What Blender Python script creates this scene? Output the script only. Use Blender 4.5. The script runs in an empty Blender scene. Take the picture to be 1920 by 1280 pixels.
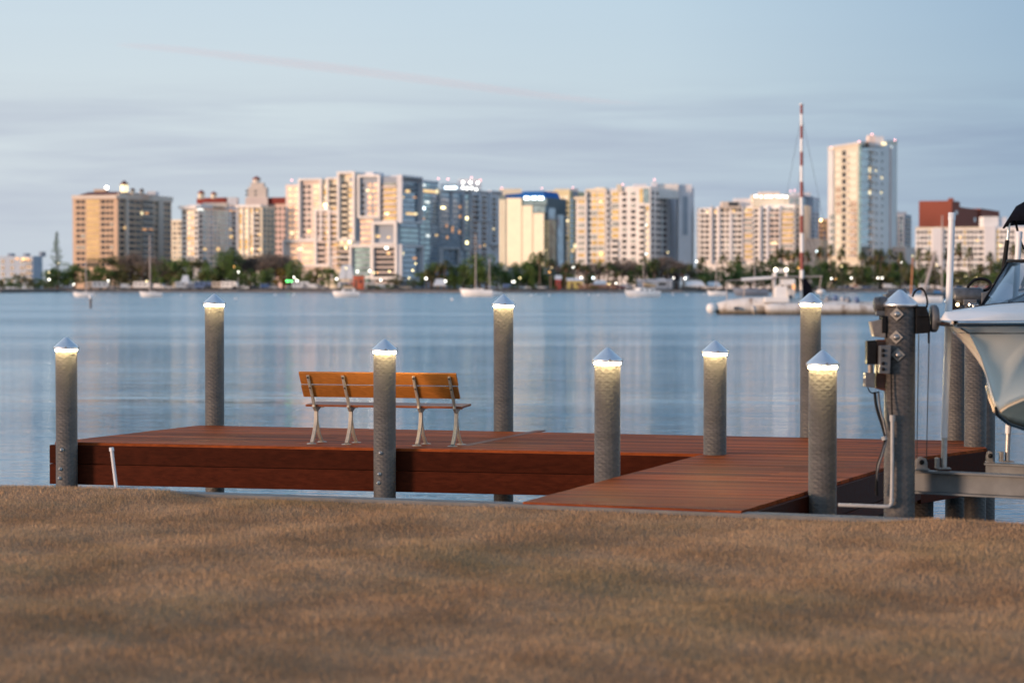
import bpy, math, random
import numpy as np
from mathutils import Vector, Matrix
random.seed(7); rng = np.random.default_rng(7)
R = math.radians
scene = bpy.context.scene
COL = scene.collection
# ------------------------------------------------------------------ camera model
F = 4533.0; HOR = 535.0
CAMZ = 2.87; DECK = CAMZ - 1.816; WATER = 0.0
TH = math.atan((640 - HOR) / F)
CT, ST = math.cos(TH), math.sin(TH)
def ray(u, v):
    a, b = (u - 960) / F, (640 - v) / F
    return Vector((a, CT + b * ST, -ST + b * CT))
def PZ(u, v, z):                       # point of the photograph on a level plane
    d = ray(u, v); t = (z - CAMZ) / d.z
    return Vector((0, 0, CAMZ)) + d * t
def PY(u, v, Y):                       # point of the photograph at a distance
    d = ray(u, v); t = Y / d.y
    return Vector((0, 0, CAMZ)) + d * t
def lerp(a, b, t): return a + (b - a) * t
def interp(x, pts):
    if x <= pts[0][0]: return pts[0][1]
    for (a, b), (c, d) in zip(pts, pts[1:]):
        if x <= c: return b + (d - b) * (x - a) / (c - a)
    return pts[-1][1]
# ------------------------------------------------------------------ object helpers
def tag(o, label=None, cat=None, group=None, kind=None):
    if label: o['label'] = label
    if cat: o['category'] = cat
    if group: o['group'] = group
    if kind: o['kind'] = kind
    return o
def empty(name, loc=(0, 0, 0), label=None, cat=None, group=None):
    o = bpy.data.objects.new(name, None); COL.objects.link(o); o.location = loc
    o.empty_display_size = 0.1
    return tag(o, label, cat, group)
class MB:
    def __init__(s): s.v = []; s.f = []; s.m = []; s.sm = []; s.col = []
    def add(s, vs, fs, mi=0, smooth=False, col=None):
        n = len(s.v); s.v += [tuple(p) for p in vs]
        for f in fs:
            s.f.append(tuple(i + n for i in f)); s.m.append(mi); s.sm.append(smooth); s.col.append(col or 1.0)
        return s
    def hexa(s, p, mi=0, col=None):    # 8 points: bottom 4 ccw then top 4
        return s.add(p, [(3, 2, 1, 0), (4, 5, 6, 7), (0, 1, 5, 4), (1, 2, 6, 5), (2, 3, 7, 6), (3, 0, 4, 7)], mi, False, col)
    def box(s, c, size, rz=0, mi=0, ax=None):
        x, y, z = size[0] / 2, size[1] / 2, size[2] / 2
        c = Vector(c)
        if ax is None: ax = (Vector((math.cos(rz), math.sin(rz), 0)), Vector((-math.sin(rz), math.cos(rz), 0)), Vector((0, 0, 1)))
        pts = [c + ax[0] * (i * x) + ax[1] * (j * y) + ax[2] * (k * z) for k in (-1, 1) for i, j in ((-1, -1), (1, -1), (1, 1), (-1, 1))]
        return s.hexa(pts, mi)
    def prism(s, poly, z0, z1, mi=0, col=None):
        n = len(poly)
        vs = [(p[0], p[1], z0) for p in poly] + [(p[0], p[1], z1) for p in poly]
        fs = [tuple(reversed(range(n))), tuple(range(n, 2 * n))] + [(i, (i + 1) % n, n + (i + 1) % n, n + i) for i in range(n)]
        return s.add(vs, fs, mi, False, col)
    def extrude(s, poly, vec, mi=0):    # poly of 3d points moved along vec
        n = len(poly); vec = Vector(vec); poly = [Vector(p) for p in poly]
        vs = poly + [p + vec for p in poly]
        fs = [tuple(reversed(range(n))), tuple(range(n, 2 * n))] + [(i, (i + 1) % n, n + (i + 1) % n, n + i) for i in range(n)]
        return s.add(vs, fs, mi)
    def tube(s, pts, rad, n=8, mi=0, cap=True, smooth=True):
        pts = [Vector(p) for p in pts]
        if not isinstance(rad, (list, tuple)): rad = [rad] * len(pts)
        vs = []; up = None
        for i, p in enumerate(pts):
            t = (pts[min(i + 1, len(pts) - 1)] - pts[max(i - 1, 0)]).normalized()
            if up is None: up = Vector((0, 0, 1)) if abs(t.z) < .9 else Vector((1, 0, 0))
            a = t.cross(up).normalized(); up = a.cross(t).normalized(); b = -up
            for k in range(n):
                w = 2 * math.pi * k / n
                vs.append(p + (a * math.cos(w) + b * math.sin(w)) * rad[i])
        fs = [(i * n + k, i * n + (k + 1) % n, (i + 1) * n + (k + 1) % n, (i + 1) * n + k) for i in range(len(pts) - 1) for k in range(n)]
        s.add(vs, fs, mi, smooth)
        if cap: s.add(vs[:n], [tuple(reversed(range(n)))], mi); s.add(vs[-n:], [tuple(range(n))], mi)
        return s
    def lathe(s, prof, c=(0, 0, 0), n=24, mi=0, smooth=True, axis=None):
        c = Vector(c); vs = []
        if axis is None: X, Y, Z = Vector((1, 0, 0)), Vector((0, 1, 0)), Vector((0, 0, 1))
        else:
            Z = Vector(axis).normalized(); X = Z.cross(Vector((0, 0, 1)) if abs(Z.z) < .9 else Vector((1, 0, 0))).normalized(); Y = Z.cross(X)
        for r, z in prof:
            for k in range(n):
                w = 2 * math.pi * k / n
                vs.append(c + X * (r * math.cos(w)) + Y * (r * math.sin(w)) + Z * z)
        fs = [(i * n + k, i * n + (k + 1) % n, (i + 1) * n + (k + 1) % n, (i + 1) * n + k) for i in range(len(prof) - 1) for k in range(n)]
        return s.add(vs, fs, mi, smooth)
    def loft(s, rings, mi=0, smooth=True, closed=False):
        n = len(rings[0]); vs = [p for r in rings for p in r]
        m = n if closed else n - 1
        fs = [(i * n + k, i * n + (k + 1) % n, (i + 1) * n + (k + 1) % n, (i + 1) * n + k) for i in range(len(rings) - 1) for k in range(m)]
        return s.add(vs, fs, mi, smooth)
    def mesh(s, name, mats):
        me = bpy.data.meshes.new(name); me.from_pydata(s.v, [], s.f)
        for m in (mats if isinstance(mats, (list, tuple)) else [mats]): me.materials.append(m)
        me.polygons.foreach_set('material_index', s.m); me.polygons.foreach_set('use_smooth', s.sm)
        if s.f:
            a = me.attributes.new('tint', 'FLOAT', 'FACE'); a.data.foreach_set('value', [float(c) for c in s.col])
        me.update(); return me
    def build(s, name, mats, parent=None, bevel=0, origin=None):
        if origin is not None:
            o_ = Vector(origin); s.v = [tuple(Vector(p) - o_) for p in s.v]
        o = bpy.data.objects.new(name, s.mesh(name, mats)); COL.objects.link(o)
        if origin is not None: o.location = origin
        if parent: o.parent = parent
        if bevel:
            b = o.modifiers.new('bevel', 'BEVEL'); b.width = bevel; b.segments = 2; b.limit_method = 'ANGLE'
        return o
def kids(o): return [c for c in COL.objects if c.parent == o]
def copy_tree(o, loc=None, parent=None, children=None):
    c = o.copy(); COL.objects.link(c)
    if parent: c.parent = parent
    if loc is not None: c.location = loc
    for ch in o.children: copy_tree(ch, None, c)
    return c
# ------------------------------------------------------------------ material helpers
def newmat(name):
    m = bpy.data.materials.new(name); m.use_nodes = True
    nt = m.node_tree; return m, nt, nt.nodes['Principled BSDF']
def nd(nt, t, **kw):
    n = nt.nodes.new(t)
    for k, v in kw.items():
        if k in n.inputs: n.inputs[k].default_value = v
        else: setattr(n, k, v)
    return n
def mth(nt, op, a, b=None, c=None, clamp=False):
    n = nt.nodes.new('ShaderNodeMath'); n.operation = op; n.use_clamp = clamp
    for i, x in enumerate((a, b, c)):
        if x is None: continue
        if isinstance(x, (int, float)): n.inputs[i].default_value = x
        else: nt.links.new(x, n.inputs[i])
    return n.outputs[0]
def mixc(nt, fac, a, b, mode='MIX'):
    n = nt.nodes.new('ShaderNodeMix'); n.data_type = 'RGBA'; n.blend_type = mode
    for sock, x in ((n.inputs[0], fac), (n.inputs[6], a), (n.inputs[7], b)):
        if isinstance(x, (int, float)): sock.default_value = x
        elif isinstance(x, (tuple, list)): sock.default_value = (*x[:3], 1)
        else: nt.links.new(x, sock)
    return n.outputs[2]
def noise(nt, vec, scale, detail=3, rough=.5, dist=0):
    n = nd(nt, 'ShaderNodeTexNoise', Scale=scale, Detail=detail, Roughness=rough, Distortion=dist)
    if vec is not None: nt.links.new(vec, n.inputs['Vector'])
    return n.outputs['Fac']
def ramp(nt, fac, stops):
    n = nt.nodes.new('ShaderNodeValToRGB'); cr = n.color_ramp
    while len(cr.elements) > 1: cr.elements.remove(cr.elements[-1])
    cr.elements[0].position = stops[0][0]; cr.elements[0].color = (*stops[0][1], 1)
    for p, c in stops[1:]:
        e = cr.elements.new(p); e.color = (*c, 1)
    nt.links.new(fac, n.inputs[0]); return n.outputs[0]
def mapping(nt, vec, scale=(1, 1, 1), loc=(0, 0, 0), rot=(0, 0, 0)):
    n = nt.nodes.new('ShaderNodeMapping'); n.inputs['Scale'].default_value = scale
    n.inputs['Location'].default_value = loc; n.inputs['Rotation'].default_value = rot
    nt.links.new(vec, n.inputs['Vector']); return n.outputs[0]
def bump(nt, h, strength, dist, normal=None):
    n = nd(nt, 'ShaderNodeBump', Strength=strength, Distance=dist); nt.links.new(h, n.inputs['Height'])
    if normal is not None: nt.links.new(normal, n.inputs['Normal'])
    return n.outputs[0]
def mat(name, col, rough=.6, metal=0, ns=None, amt=.15, bmp=0, spec=.5, coat=0, stretch=(1, 1, 1)):
    m, nt, b = newmat(name)
    b.inputs['Roughness'].default_value = rough; b.inputs['Metallic'].default_value = metal
    b.inputs['Specular IOR Level'].default_value = spec; b.inputs['Coat Weight'].default_value = coat
    b.inputs['Base Color'].default_value = (*col, 1)
    if ns:
        pos = nd(nt, 'ShaderNodeNewGeometry').outputs['Position']
        v = mapping(nt, pos, stretch)
        n = noise(nt, v, ns, 4, .6)
        lo = tuple(c * (1 - amt) for c in col); hi = tuple(min(1, c * (1 + amt)) for c in col)
        nt.links.new(ramp(nt, n, [(.3, lo), (.7, hi)]), b.inputs['Base Color'])
        if bmp: nt.links.new(bump(nt, n, .5, bmp), b.inputs['Normal'])
    return m
def emit(name, col, s):
    m, nt, b = newmat(name)
    b.inputs['Base Color'].default_value = (*[min(c, .9) for c in col], 1)
    b.inputs['Emission Color'].default_value = (*col, 1); b.inputs['Emission Strength'].default_value = s
    return m
# ------------------------------------------------------------------ render settings, camera, light
scene.render.engine = 'CYCLES'
scene.view_settings.view_transform = 'Standard'; scene.view_settings.look = 'None'
scene.view_settings.exposure = 0; scene.view_settings.gamma = 1
scene.cycles.use_denoising = True
try: scene.cycles.denoiser = 'OPENIMAGEDENOISE'
except Exception: pass
scene.cycles.max_bounces = 6; scene.cycles.diffuse_bounces = 3; scene.cycles.glossy_bounces = 4
scene.cycles.caustics_reflective = False; scene.cycles.caustics_refractive = False
scene.cycles.sample_clamp_indirect = 6
cam = bpy.data.cameras.new('camera'); co = bpy.data.objects.new('camera', cam); COL.objects.link(co)
co.location = (0, 0, CAMZ); co.rotation_euler = (R(90) - TH, 0, 0)
cam.sensor_width = 36; cam.lens = F * 36 / 1920; cam.clip_start = .1; cam.clip_end = 30000
cam.dof.use_dof = True; cam.dof.focus_distance = 27.6; cam.dof.aperture_fstop = 1.9; cam.dof.aperture_blades = 0
scene.camera = co

SUN_AZ = R(62)                          # to the left of straight behind the camera
SUN_EL = R(5)
SD = Vector((-math.sin(SUN_AZ) * math.cos(SUN_EL), -math.cos(SUN_AZ) * math.cos(SUN_EL), math.sin(SUN_EL)))
sun = bpy.data.lights.new('sun', 'SUN'); so = bpy.data.objects.new('sun', sun); COL.objects.link(so)
sun.energy = 4.0; sun.angle = R(10); sun.color = (1, .66, .45)
so.rotation_euler = SD.to_track_quat('Z', 'Y').to_euler()

w = bpy.data.worlds.new('World'); scene.world = w; w.use_nodes = True
nt = w.node_tree; bg = nt.nodes['Background']
tc = nd(nt, 'ShaderNodeTexCoord').outputs['Generated']
sep = nd(nt, 'ShaderNodeSeparateXYZ'); nt.links.new(tc, sep.inputs[0]); X, Y, Z = sep.outputs
zp = mth(nt, 'MAXIMUM', Z, 0)
sq = mth(nt, 'SQRT', zp)
sky = ramp(nt, sq, [(0, (.59, .665, .75)), (.13, (.62, .70, .785)), (.22, (.67, .76, .83)), (.28, (.68, .785, .85)),
                    (.34, (.63, .765, .87)), (.5, (.64, .86, 1.07)), (.66, (.56, .78, 1.02)), (.80, (.36, .54, .78)), (1, (.28, .44, .68))])
azi = ramp(nt, mth(nt, 'ADD', mth(nt, 'MULTIPLY', X, .5), .5), [(0, (1.04, 1.03, 1.02)), (.38, (1.05, 1.03, 1.015)), (.46, (1.0, 1.0, 1.0)), (.53, (.90, .94, .97)), (.61, (.56, .67, .79)), (.66, (.56, .67, .79)), (.85, (.95, .97, 1.0)), (1, (1, 1, 1))])
sky = mixc(nt, 1.0, sky, azi, 'MULTIPLY')
# thin layered cloud low over the far shore
vec = mapping(nt, tc, (7, 7, 95), (3.1, 0, 0), (0, R(1.2), 0))
cn = noise(nt, vec, 1.0, 5, .55, .4)
band = ramp(nt, zp, [(0, (.35, .35, .35)), (.03, (.75, .75, .75)), (.05, (1, 1, 1)), (.072, (.85, .85, .85)), (.086, (.05, .05, .05)), (1, (0, 0, 0))])
cl = mth(nt, 'MULTIPLY', mth(nt, 'MULTIPLY', mth(nt, 'SUBTRACT', cn, .36), 3.2, clamp=True), band)
greyblue = mixc(nt, 1.0, (.50, .565, .69), azi, 'MULTIPLY')
sky = mixc(nt, mth(nt, 'MULTIPLY', cl, .85), sky, greyblue)
# after-glow round the low sun behind the camera
d = mth(nt, 'ADD', mth(nt, 'MULTIPLY', X, -math.sin(SUN_AZ)), mth(nt, 'MULTIPLY', Y, -math.cos(SUN_AZ)))
g1 = mth(nt, 'POWER', mth(nt, 'MAXIMUM', d, 0), 2.2)
g2 = mth(nt, 'POWER', 2.718, mth(nt, 'MULTIPLY', mth(nt, 'POWER', mth(nt, 'DIVIDE', zp, .22), 2), -1))
gl = mth(nt, 'MULTIPLY', g1, g2)
sky = mixc(nt, 1.0, sky, mixc(nt, 1.0, (.80, .48, .14), gl, 'MULTIPLY'), 'ADD')
st = nd(nt, 'ShaderNodeTexSky'); st.sky_type = 'NISHITA'; st.sun_disc = False
st.sun_elevation = SUN_EL; st.sun_rotation = math.atan2(SD.x, SD.y)
ns_ = mixc(nt, 1.0, st.outputs[0], (.05, .05, .05), 'MULTIPLY')
sky = mixc(nt, .10, sky, ns_)
nt.links.new(sky, bg.inputs['Color']); bg.inputs['Strength'].default_value = 1.0
# ------------------------------------------------------------------ water, lawn, sea wall
m_water, nt, b = newmat('water')
b.inputs['Base Color'].default_value = (.085, .235, .33, 1); b.inputs['Roughness'].default_value = .10
b.inputs['IOR'].default_value = 1.55
pos = nd(nt, 'ShaderNodeNewGeometry').outputs['Position']
big = noise(nt, mapping(nt, pos, (.010, .035, 1)), 1.0, 3, .55)                    # cat's paws: ruffled against smooth water
ruf = mth(nt, 'ADD', mth(nt, 'MULTIPLY', mth(nt, 'SUBTRACT', big, .40), 4.5, clamp=True), .16)
n1 = noise(nt, mapping(nt, pos, (.30, 1.2, 1), (0, 0, 0), (0, 0, R(8))), 1.0, 3, .5)
n2 = noise(nt, mapping(nt, pos, (1.0, 4.2, 1), (5, 2, 0), (0, 0, R(-12))), 1.0, 3, .55)
n3 = noise(nt, mapping(nt, pos, (3.2, 11, 1), (1, 7, 0), (0, 0, R(20))), 1.0, 2, .5)
na = noise(nt, mapping(nt, pos, (.075, .27, 1), (2, 9, 0), (0, 0, R(5))), 1.0, 3, .5)
nb = noise(nt, mapping(nt, pos, (.018, .065, 1), (7, 4, 0), (0, 0, R(-6))), 1.0, 3, .5)
h = mth(nt, 'MULTIPLY', n1, .10)
for n_, k_, rf in ((na, .24, 0), (nb, .34, 0), (n2, .095, 1), (n3, .034, 1)):
    t_ = mth(nt, 'MULTIPLY', n_, k_); h = mth(nt, 'ADD', h, mth(nt, 'MULTIPLY', t_, ruf) if rf else t_)
# sheltered by the shore and the dock, more ruffled by wind further out
sy = nd(nt, 'ShaderNodeSeparateXYZ'); nt.links.new(pos, sy.inputs[0])
out_ = nd(nt, 'ShaderNodeMapRange'); out_.interpolation_type = 'SMOOTHSTEP'
for i_, x_ in enumerate((30, 210, 0, 1)): out_.inputs[1 + i_].default_value = x_
nt.links.new(sy.outputs[1], out_.inputs[0])
h = mth(nt, 'MULTIPLY', h, mth(nt, 'ADD', mth(nt, 'MULTIPLY', out_.outputs[0], 1.9), 1.2))
nt.links.new(mth(nt, 'ADD', mth(nt, 'MULTIPLY', out_.outputs[0], .13), .055), b.inputs['Roughness'])
nt.links.new(bump(nt, h, 1.0, 1.0), b.inputs['Normal'])
wm = MB(); wm.add([(-4000, 5, WATER), (4000, 5, WATER), (4000, 5000, WATER), (-4000, 5000, WATER)], [(0, 1, 2, 3)])
tag(wm.build('water', m_water), 'calm rippled blue bay water', None, None, 'structure')

CAPZ = DECK - .018
cap_px = [(-700, 895), (-300, 904), (0, 911), (240, 917), (980, 941), (1390, 958), (1640, 967), (1920, 982), (2300, 1000), (2700, 1018)]
cap_pts = [PZ(u, v, CAPZ) for u, v in cap_px]
m_conc = mat('concrete', (.15, .145, .14), .85, ns=6, amt=.25, bmp=.01)
def inland(i):
    a = cap_pts[max(i - 1, 0)]; c = cap_pts[min(i + 1, len(cap_pts) - 1)]
    t = (c - a).normalized(); return Vector((t.y, -t.x, 0))
wall = empty('seawall', cap_pts[4], 'low grey concrete sea wall between the brown lawn and the water', 'sea wall')
mb = MB(); rings = []
for i, p in enumerate(cap_pts):
    n = inland(i) * .21
    rings.append([p + Vector((0, 0, -.16)), p, p + n, p + n + Vector((0, 0, -.16))])
mb.loft(rings, smooth=False, closed=True); o = mb.build('coping', m_conc, wall, origin=cap_pts[4]); o.location = (0, 0, 0)
mb = MB(); rings = []
for i, p in enumerate(cap_pts):
    n = inland(i)
    rings.append([p + n * .06 + Vector((0, 0, -3)), p + n * .06 + Vector((0, 0, -.16)), p + n * .2 + Vector((0, 0, -.16)), p + n * .2 + Vector((0, 0, -3))])
mb.loft(rings, smooth=False, closed=True); o = mb.build('wall_face', m_conc, wall, origin=cap_pts[4]); o.location = (0, 0, 0)

inner = [p + inland(i) * .215 for i, p in enumerate(cap_pts)]
in_xy = [(p.x, p.y) for p in inner]
def edge_y(x): return interp(x, in_xy)
def bumpz(x, y):
    d = edge_y(x) - y                                   # metres inland of the coping
    z = CAPZ - .035
    z += (.014 * math.sin(x * 1.31 + y * .53 + 1.1 * math.sin(y * .9)) + .010 * math.sin(x * 2.9 - y * 2.1 + 1 + math.sin(x * .7)) + .006 * math.sin(x * 5.3 + y * 6.1)) * min(1, d / .8)
    left = max(0, min(1, (-2.72 - x) / .35)); right = max(0, min(1, (x - 2.78) / .5))
    z += (.055 * left + .055 * right) * math.exp(-((d - .10) / .55) ** 2)
    return z
m_soil, nt, b = newmat('lawn_thatch')
pos = nd(nt, 'ShaderNodeNewGeometry').outputs['Position']
def lawn_color(nt, pos, dry, straw, green):
    n = noise(nt, mapping(nt, pos, (1, .8, 1)), 1.25, 4, .6)
    g = noise(nt, mapping(nt, pos, (1, .7, 1), (9, 3, 0)), .55, 3, .6)
    f = noise(nt, pos, 14, 3, .6)
    c = mixc(nt, mth(nt, 'MULTIPLY', mth(nt, 'SUBTRACT', n, .35), 3.0, clamp=True), dry, straw)
    c = mixc(nt, mth(nt, 'MULTIPLY', mth(nt, 'MULTIPLY', mth(nt, 'SUBTRACT', g, .50), 5.0, clamp=True), .30), c, green)
    return mixc(nt, mth(nt, 'MULTIPLY', f, .35), c, tuple(x * .6 for x in dry))
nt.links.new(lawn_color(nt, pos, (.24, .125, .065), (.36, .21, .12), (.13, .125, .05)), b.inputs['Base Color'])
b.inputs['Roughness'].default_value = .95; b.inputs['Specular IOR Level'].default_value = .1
mb = MB(); xs = [lerp(-14, 16, i / 150) for i in range(151)]; rings = []
for j in range(70):
    t = j / 69
    row = []
    for x in xs:
        e = edge_y(x); y = lerp(e, -4, t ** 1.5)
        row.append((x, y, bumpz(x, y)))
    rings.append(row)
mb.loft(rings, smooth=True)
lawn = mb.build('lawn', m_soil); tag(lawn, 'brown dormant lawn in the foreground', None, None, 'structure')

m_blade, nt, b = newmat('grass_blade')
pos = nd(nt, 'ShaderNodeNewGeometry').outputs['Position']
at = nd(nt, 'ShaderNodeAttribute'); at.attribute_name = 'tint'
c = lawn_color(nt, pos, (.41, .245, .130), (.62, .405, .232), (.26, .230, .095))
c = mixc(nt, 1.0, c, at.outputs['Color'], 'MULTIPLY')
nt.links.new(c, b.inputs['Base Color']); b.inputs['Roughness'].default_value = .7; b.inputs['Specular IOR Level'].default_value = .2
NB = 680000
# denser towards the crest, where single blades show
yy = 9.2 + (rng.random(NB) ** .75) * 12.8
xx = (rng.random(NB) - .5) * (yy * .58 + 2.4)
ex = np.interp(xx, [p[0] for p in in_xy], [p[1] for p in in_xy])
left_over = np.clip((-2.72 - xx) / .2, 0, 1) * .16 + np.clip((xx - 2.85) / .3, 0, 1) * .20
keep = yy < ex + left_over + (rng.random(NB) ** 3) * .10
xx, yy, ex = xx[keep], yy[keep], ex[keep]; n = len(xx)
zz = np.array([bumpz(a, b_) for a, b_ in zip(xx, yy)])
clump = .5 + .5 * np.sin(xx * 5.1 + 1.7 * np.sin(yy * 3.3)) * np.sin(yy * 4.3 + 1.3 * np.sin(xx * 2.9))
clump2 = .5 + .5 * np.sin(xx * 1.9 + 2.1 * np.sin(yy * 1.3 + 4)) * np.sin(yy * 1.7 + 1.9 * np.sin(xx * 1.1))
hgt = (.012 + .017 * rng.random(n) ** 1.5) * (.78 + .32 * clump + .22 * clump2)
hgt *= np.where(rng.random(n) < .006, 1.7, 1.0)
ang = rng.random(n) * 2 * np.pi; lean = rng.normal(0, .55, n) * hgt
wd = .0013 + .0017 * rng.random(n)
wx, wy = np.cos(ang) * wd, np.sin(ang) * wd
la = rng.random(n) * 2 * np.pi
V = np.empty((n, 3, 3))
V[:, 0] = np.stack([xx - wx, yy - wy, zz - .006], 1); V[:, 1] = np.stack([xx + wx, yy + wy, zz - .006], 1)
V[:, 2] = np.stack([xx + np.cos(la) * lean, yy + np.sin(la) * lean, zz + hgt], 1)
me = bpy.data.meshes.new('grass'); me.vertices.add(n * 3); me.vertices.foreach_set('co', V.ravel())
me.loops.add(n * 3); me.loops.foreach_set('vertex_index', np.arange(n * 3, dtype=np.int32))
me.polygons.add(n); me.polygons.foreach_set('loop_start', np.arange(0, n * 3, 3, dtype=np.int32))
try: me.polygons.foreach_set('loop_total', np.full(n, 3, dtype=np.int32))
except Exception: pass
a = me.attributes.new('tint', 'FLOAT', 'FACE'); a.data.foreach_set('value', (.78 + .36 * rng.random(n)).astype(np.float32))
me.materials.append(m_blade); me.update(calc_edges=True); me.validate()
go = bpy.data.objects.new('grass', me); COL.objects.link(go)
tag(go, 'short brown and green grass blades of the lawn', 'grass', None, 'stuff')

# ------------------------------------------------------------------ dock
def wood(name, col, rough, grain=(2, 40, 40), coat=0, var=.35):
    m, nt, b = newmat(name)
    pos = nd(nt, 'ShaderNodeNewGeometry').outputs['Position']
    v = mapping(nt, pos, grain, (0, 0, 0), (0, 0, BOARD_ANG))
    g = noise(nt, v, 1.0, 4, .6, .3); g2 = noise(nt, pos, 1.3, 2, .5)
    at = nd(nt, 'ShaderNodeAttribute'); at.attribute_name = 'tint'
    tint = mth(nt, 'ADD', mth(nt, 'MULTIPLY', at.outputs['Fac'], 1.0), 0.0)
    c = ramp(nt, g, [(.25, tuple(x * (1 - var) for x in col)), (.75, tuple(x * (1 + var) for x in col))])
    c = mixc(nt, 1.0, c, mixc(nt, g2, (.8, .8, .8), (1.15, 1.15, 1.15)), 'MULTIPLY')
    cc = nt.nodes.new('ShaderNodeCombineColor')
    for i in range(3): nt.links.new(tint, cc.inputs[i])
    c = mixc(nt, 1.0, c, cc.outputs[0], 'MULTIPLY')
    nt.links.new(c, b.inputs['Base Color'])
    nt.links.new(mth(nt, 'ADD', mth(nt, 'MULTIPLY', g, .25), rough - .12), b.inputs['Roughness'])
    nt.links.new(bump(nt, g, .35, .004), b.inputs['Normal'])
    b.inputs['Coat Weight'].default_value = coat; b.inputs['Coat Roughness'].default_value = .25; b.inputs['Specular IOR Level'].default_value = .03
    return m
P = lambda u, v: PZ(u, v, DECK)
FL, FR = P(103, 828.2), P(1720, 857.6)
BL, BR, RT = P(375, 797), P(1812, 826), P(1851, 840)
e1 = (FR - FL); e1.z = 0; e1.normalize()
BOARD_ANG = -math.atan2(e1.y, e1.x)
nrm = Vector((e1.y, -e1.x, 0))                       # towards the camera
WBL, WBR = P(980, 940.6), P(1390, 957.6)
WTL, WTR = P(1320, 850.4), FR
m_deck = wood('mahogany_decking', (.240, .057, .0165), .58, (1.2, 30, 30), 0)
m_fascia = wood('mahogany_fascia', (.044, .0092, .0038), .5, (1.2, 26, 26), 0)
m_dark = mat('joist_block_dark', (.03, .015, .01), .8)
def clip(poly, n, d, keep_less):
    out = []
    for i in range(len(poly)):
        a, b_ = poly[i], poly[(i + 1) % len(poly)]
        da, db = a.dot(n) - d, b_.dot(n) - d
        if not keep_less: da, db = -da, -db
        if da <= 0: out.append(a)
        if (da < 0) != (db < 0) and abs(da - db) > 1e-9: out.append(a + (b_ - a) * (da / (da - db)))
    return out
def boards(mb, poly, start, width=.14, gap=.006, th=.032, mi=0):
    n = -nrm; d0 = start.dot(n); ds = [p.dot(n) for p in poly]
    k0 = math.floor((min(ds) - d0) / (width + gap)) - 1; k1 = math.ceil((max(ds) - d0) / (width + gap)) + 1
    for k in range(k0, k1):
        a = d0 + k * (width + gap); q = clip(clip(poly, n, a + width, True), n, a, False)
        if len(q) < 3: continue
        q = [p for i, p in enumerate(q) if (p - q[i - 1]).length > .002]
        if len(q) < 3: continue
        # a run is made of several board lengths with butt joints
        s0 = min(p.dot(e1) for p in q); s1 = max(p.dot(e1) for p in q); cuts = [s0]
        x = s0 + random.uniform(1.2, 3.5)
        while x < s1 - .6: cuts.append(x); x += random.uniform(2.6, 4.2)
        cuts.append(s1)
        for c0, c1 in zip(cuts, cuts[1:]):
            r = clip(clip(q, e1, c1 - .0015, True), e1, c0 + .0015, False)
            r = [p for i, p in enumerate(r) if (p - r[i - 1]).length > .002]
            if len(r) < 3: continue
            z = DECK + random.uniform(-.0012, .0012)
            mb.prism([(p.x, p.y) for p in r], DECK - th, z, mi, random.uniform(.58, 1.42))
dock = empty('dock', FL, 'mahogany coloured wooden dock with a walkway to the lawn', 'dock')
def at_dock(o): o.location = o.location - FL; return o
def dbuild(mb, name, m, **k):
    o = mb.build(name, m, dock, origin=FL, **k); o.location = (0, 0, 0); return o
mb = MB(); fz = nrm * .0
main = [FL, FR, RT, BR, BL]
boards(mb, main, FL + nrm * 0)
dbuild(mb, 'decking', m_deck)
# the walkway boards run the same way
mb = MB(); boards(mb, [WBL, WBR, WTR - (-nrm) * .002, WTL - (-nrm) * .002], FL)
dbuild(mb, 'walkway_decking', m_deck)
# long joint crossing the deck
sa, sb = P(868, 836), P(1015, 806.5)
mb = MB(); t = (sb - sa).normalized(); s_ = Vector((-t.y, t.x, 0)) * .055
mb.prism([(p.x, p.y) for p in (sa - s_, sa + s_, sb + s_, sb - s_)], DECK - .01, DECK + .003)
dbuild(mb, 'divider_board', wood('weathered_board', (.19, .085, .06), .5))
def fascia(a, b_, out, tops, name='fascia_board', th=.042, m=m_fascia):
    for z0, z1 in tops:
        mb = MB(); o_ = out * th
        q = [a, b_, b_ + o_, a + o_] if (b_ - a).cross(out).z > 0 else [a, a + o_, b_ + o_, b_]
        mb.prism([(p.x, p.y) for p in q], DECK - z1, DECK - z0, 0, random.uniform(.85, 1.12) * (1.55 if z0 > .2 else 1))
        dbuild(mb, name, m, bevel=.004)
TWO = [(.0325, .245), (.251, .485)]
side = Vector((e1.y, -e1.x, 0))
def outn(a, b_, inside):
    n = (b_ - a); n = Vector((n.y, -n.x, 0)).normalized()
    return n if (inside - a).dot(n) < 0 else -n
cen = (FL + FR + BL + BR) / 4; wcen = (WBL + WBR + WTL + WTR) / 4
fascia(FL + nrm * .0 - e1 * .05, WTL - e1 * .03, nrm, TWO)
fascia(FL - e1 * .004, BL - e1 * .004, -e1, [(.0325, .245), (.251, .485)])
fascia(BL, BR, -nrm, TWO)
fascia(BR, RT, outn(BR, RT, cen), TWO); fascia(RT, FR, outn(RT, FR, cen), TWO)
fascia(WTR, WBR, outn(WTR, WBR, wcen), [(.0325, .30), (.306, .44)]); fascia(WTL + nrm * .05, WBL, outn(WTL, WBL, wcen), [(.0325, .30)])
def shrink(poly, d):
    c = sum(poly, Vector()) / len(poly); return [p + (c - p).normalized() * d for p in poly]
mb = MB(); mb.prism([(p.x, p.y) for p in shrink(main, .14)], DECK - .40, DECK - .034)
mb.prism([(p.x, p.y) for p in shrink([WBL, WBR, WTR, WTL], .16)], DECK - .26, DECK - .036)
dbuild(mb, 'joist_light_block', m_dark)  # solid block in place of joists, added to stop light under the deck

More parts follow.
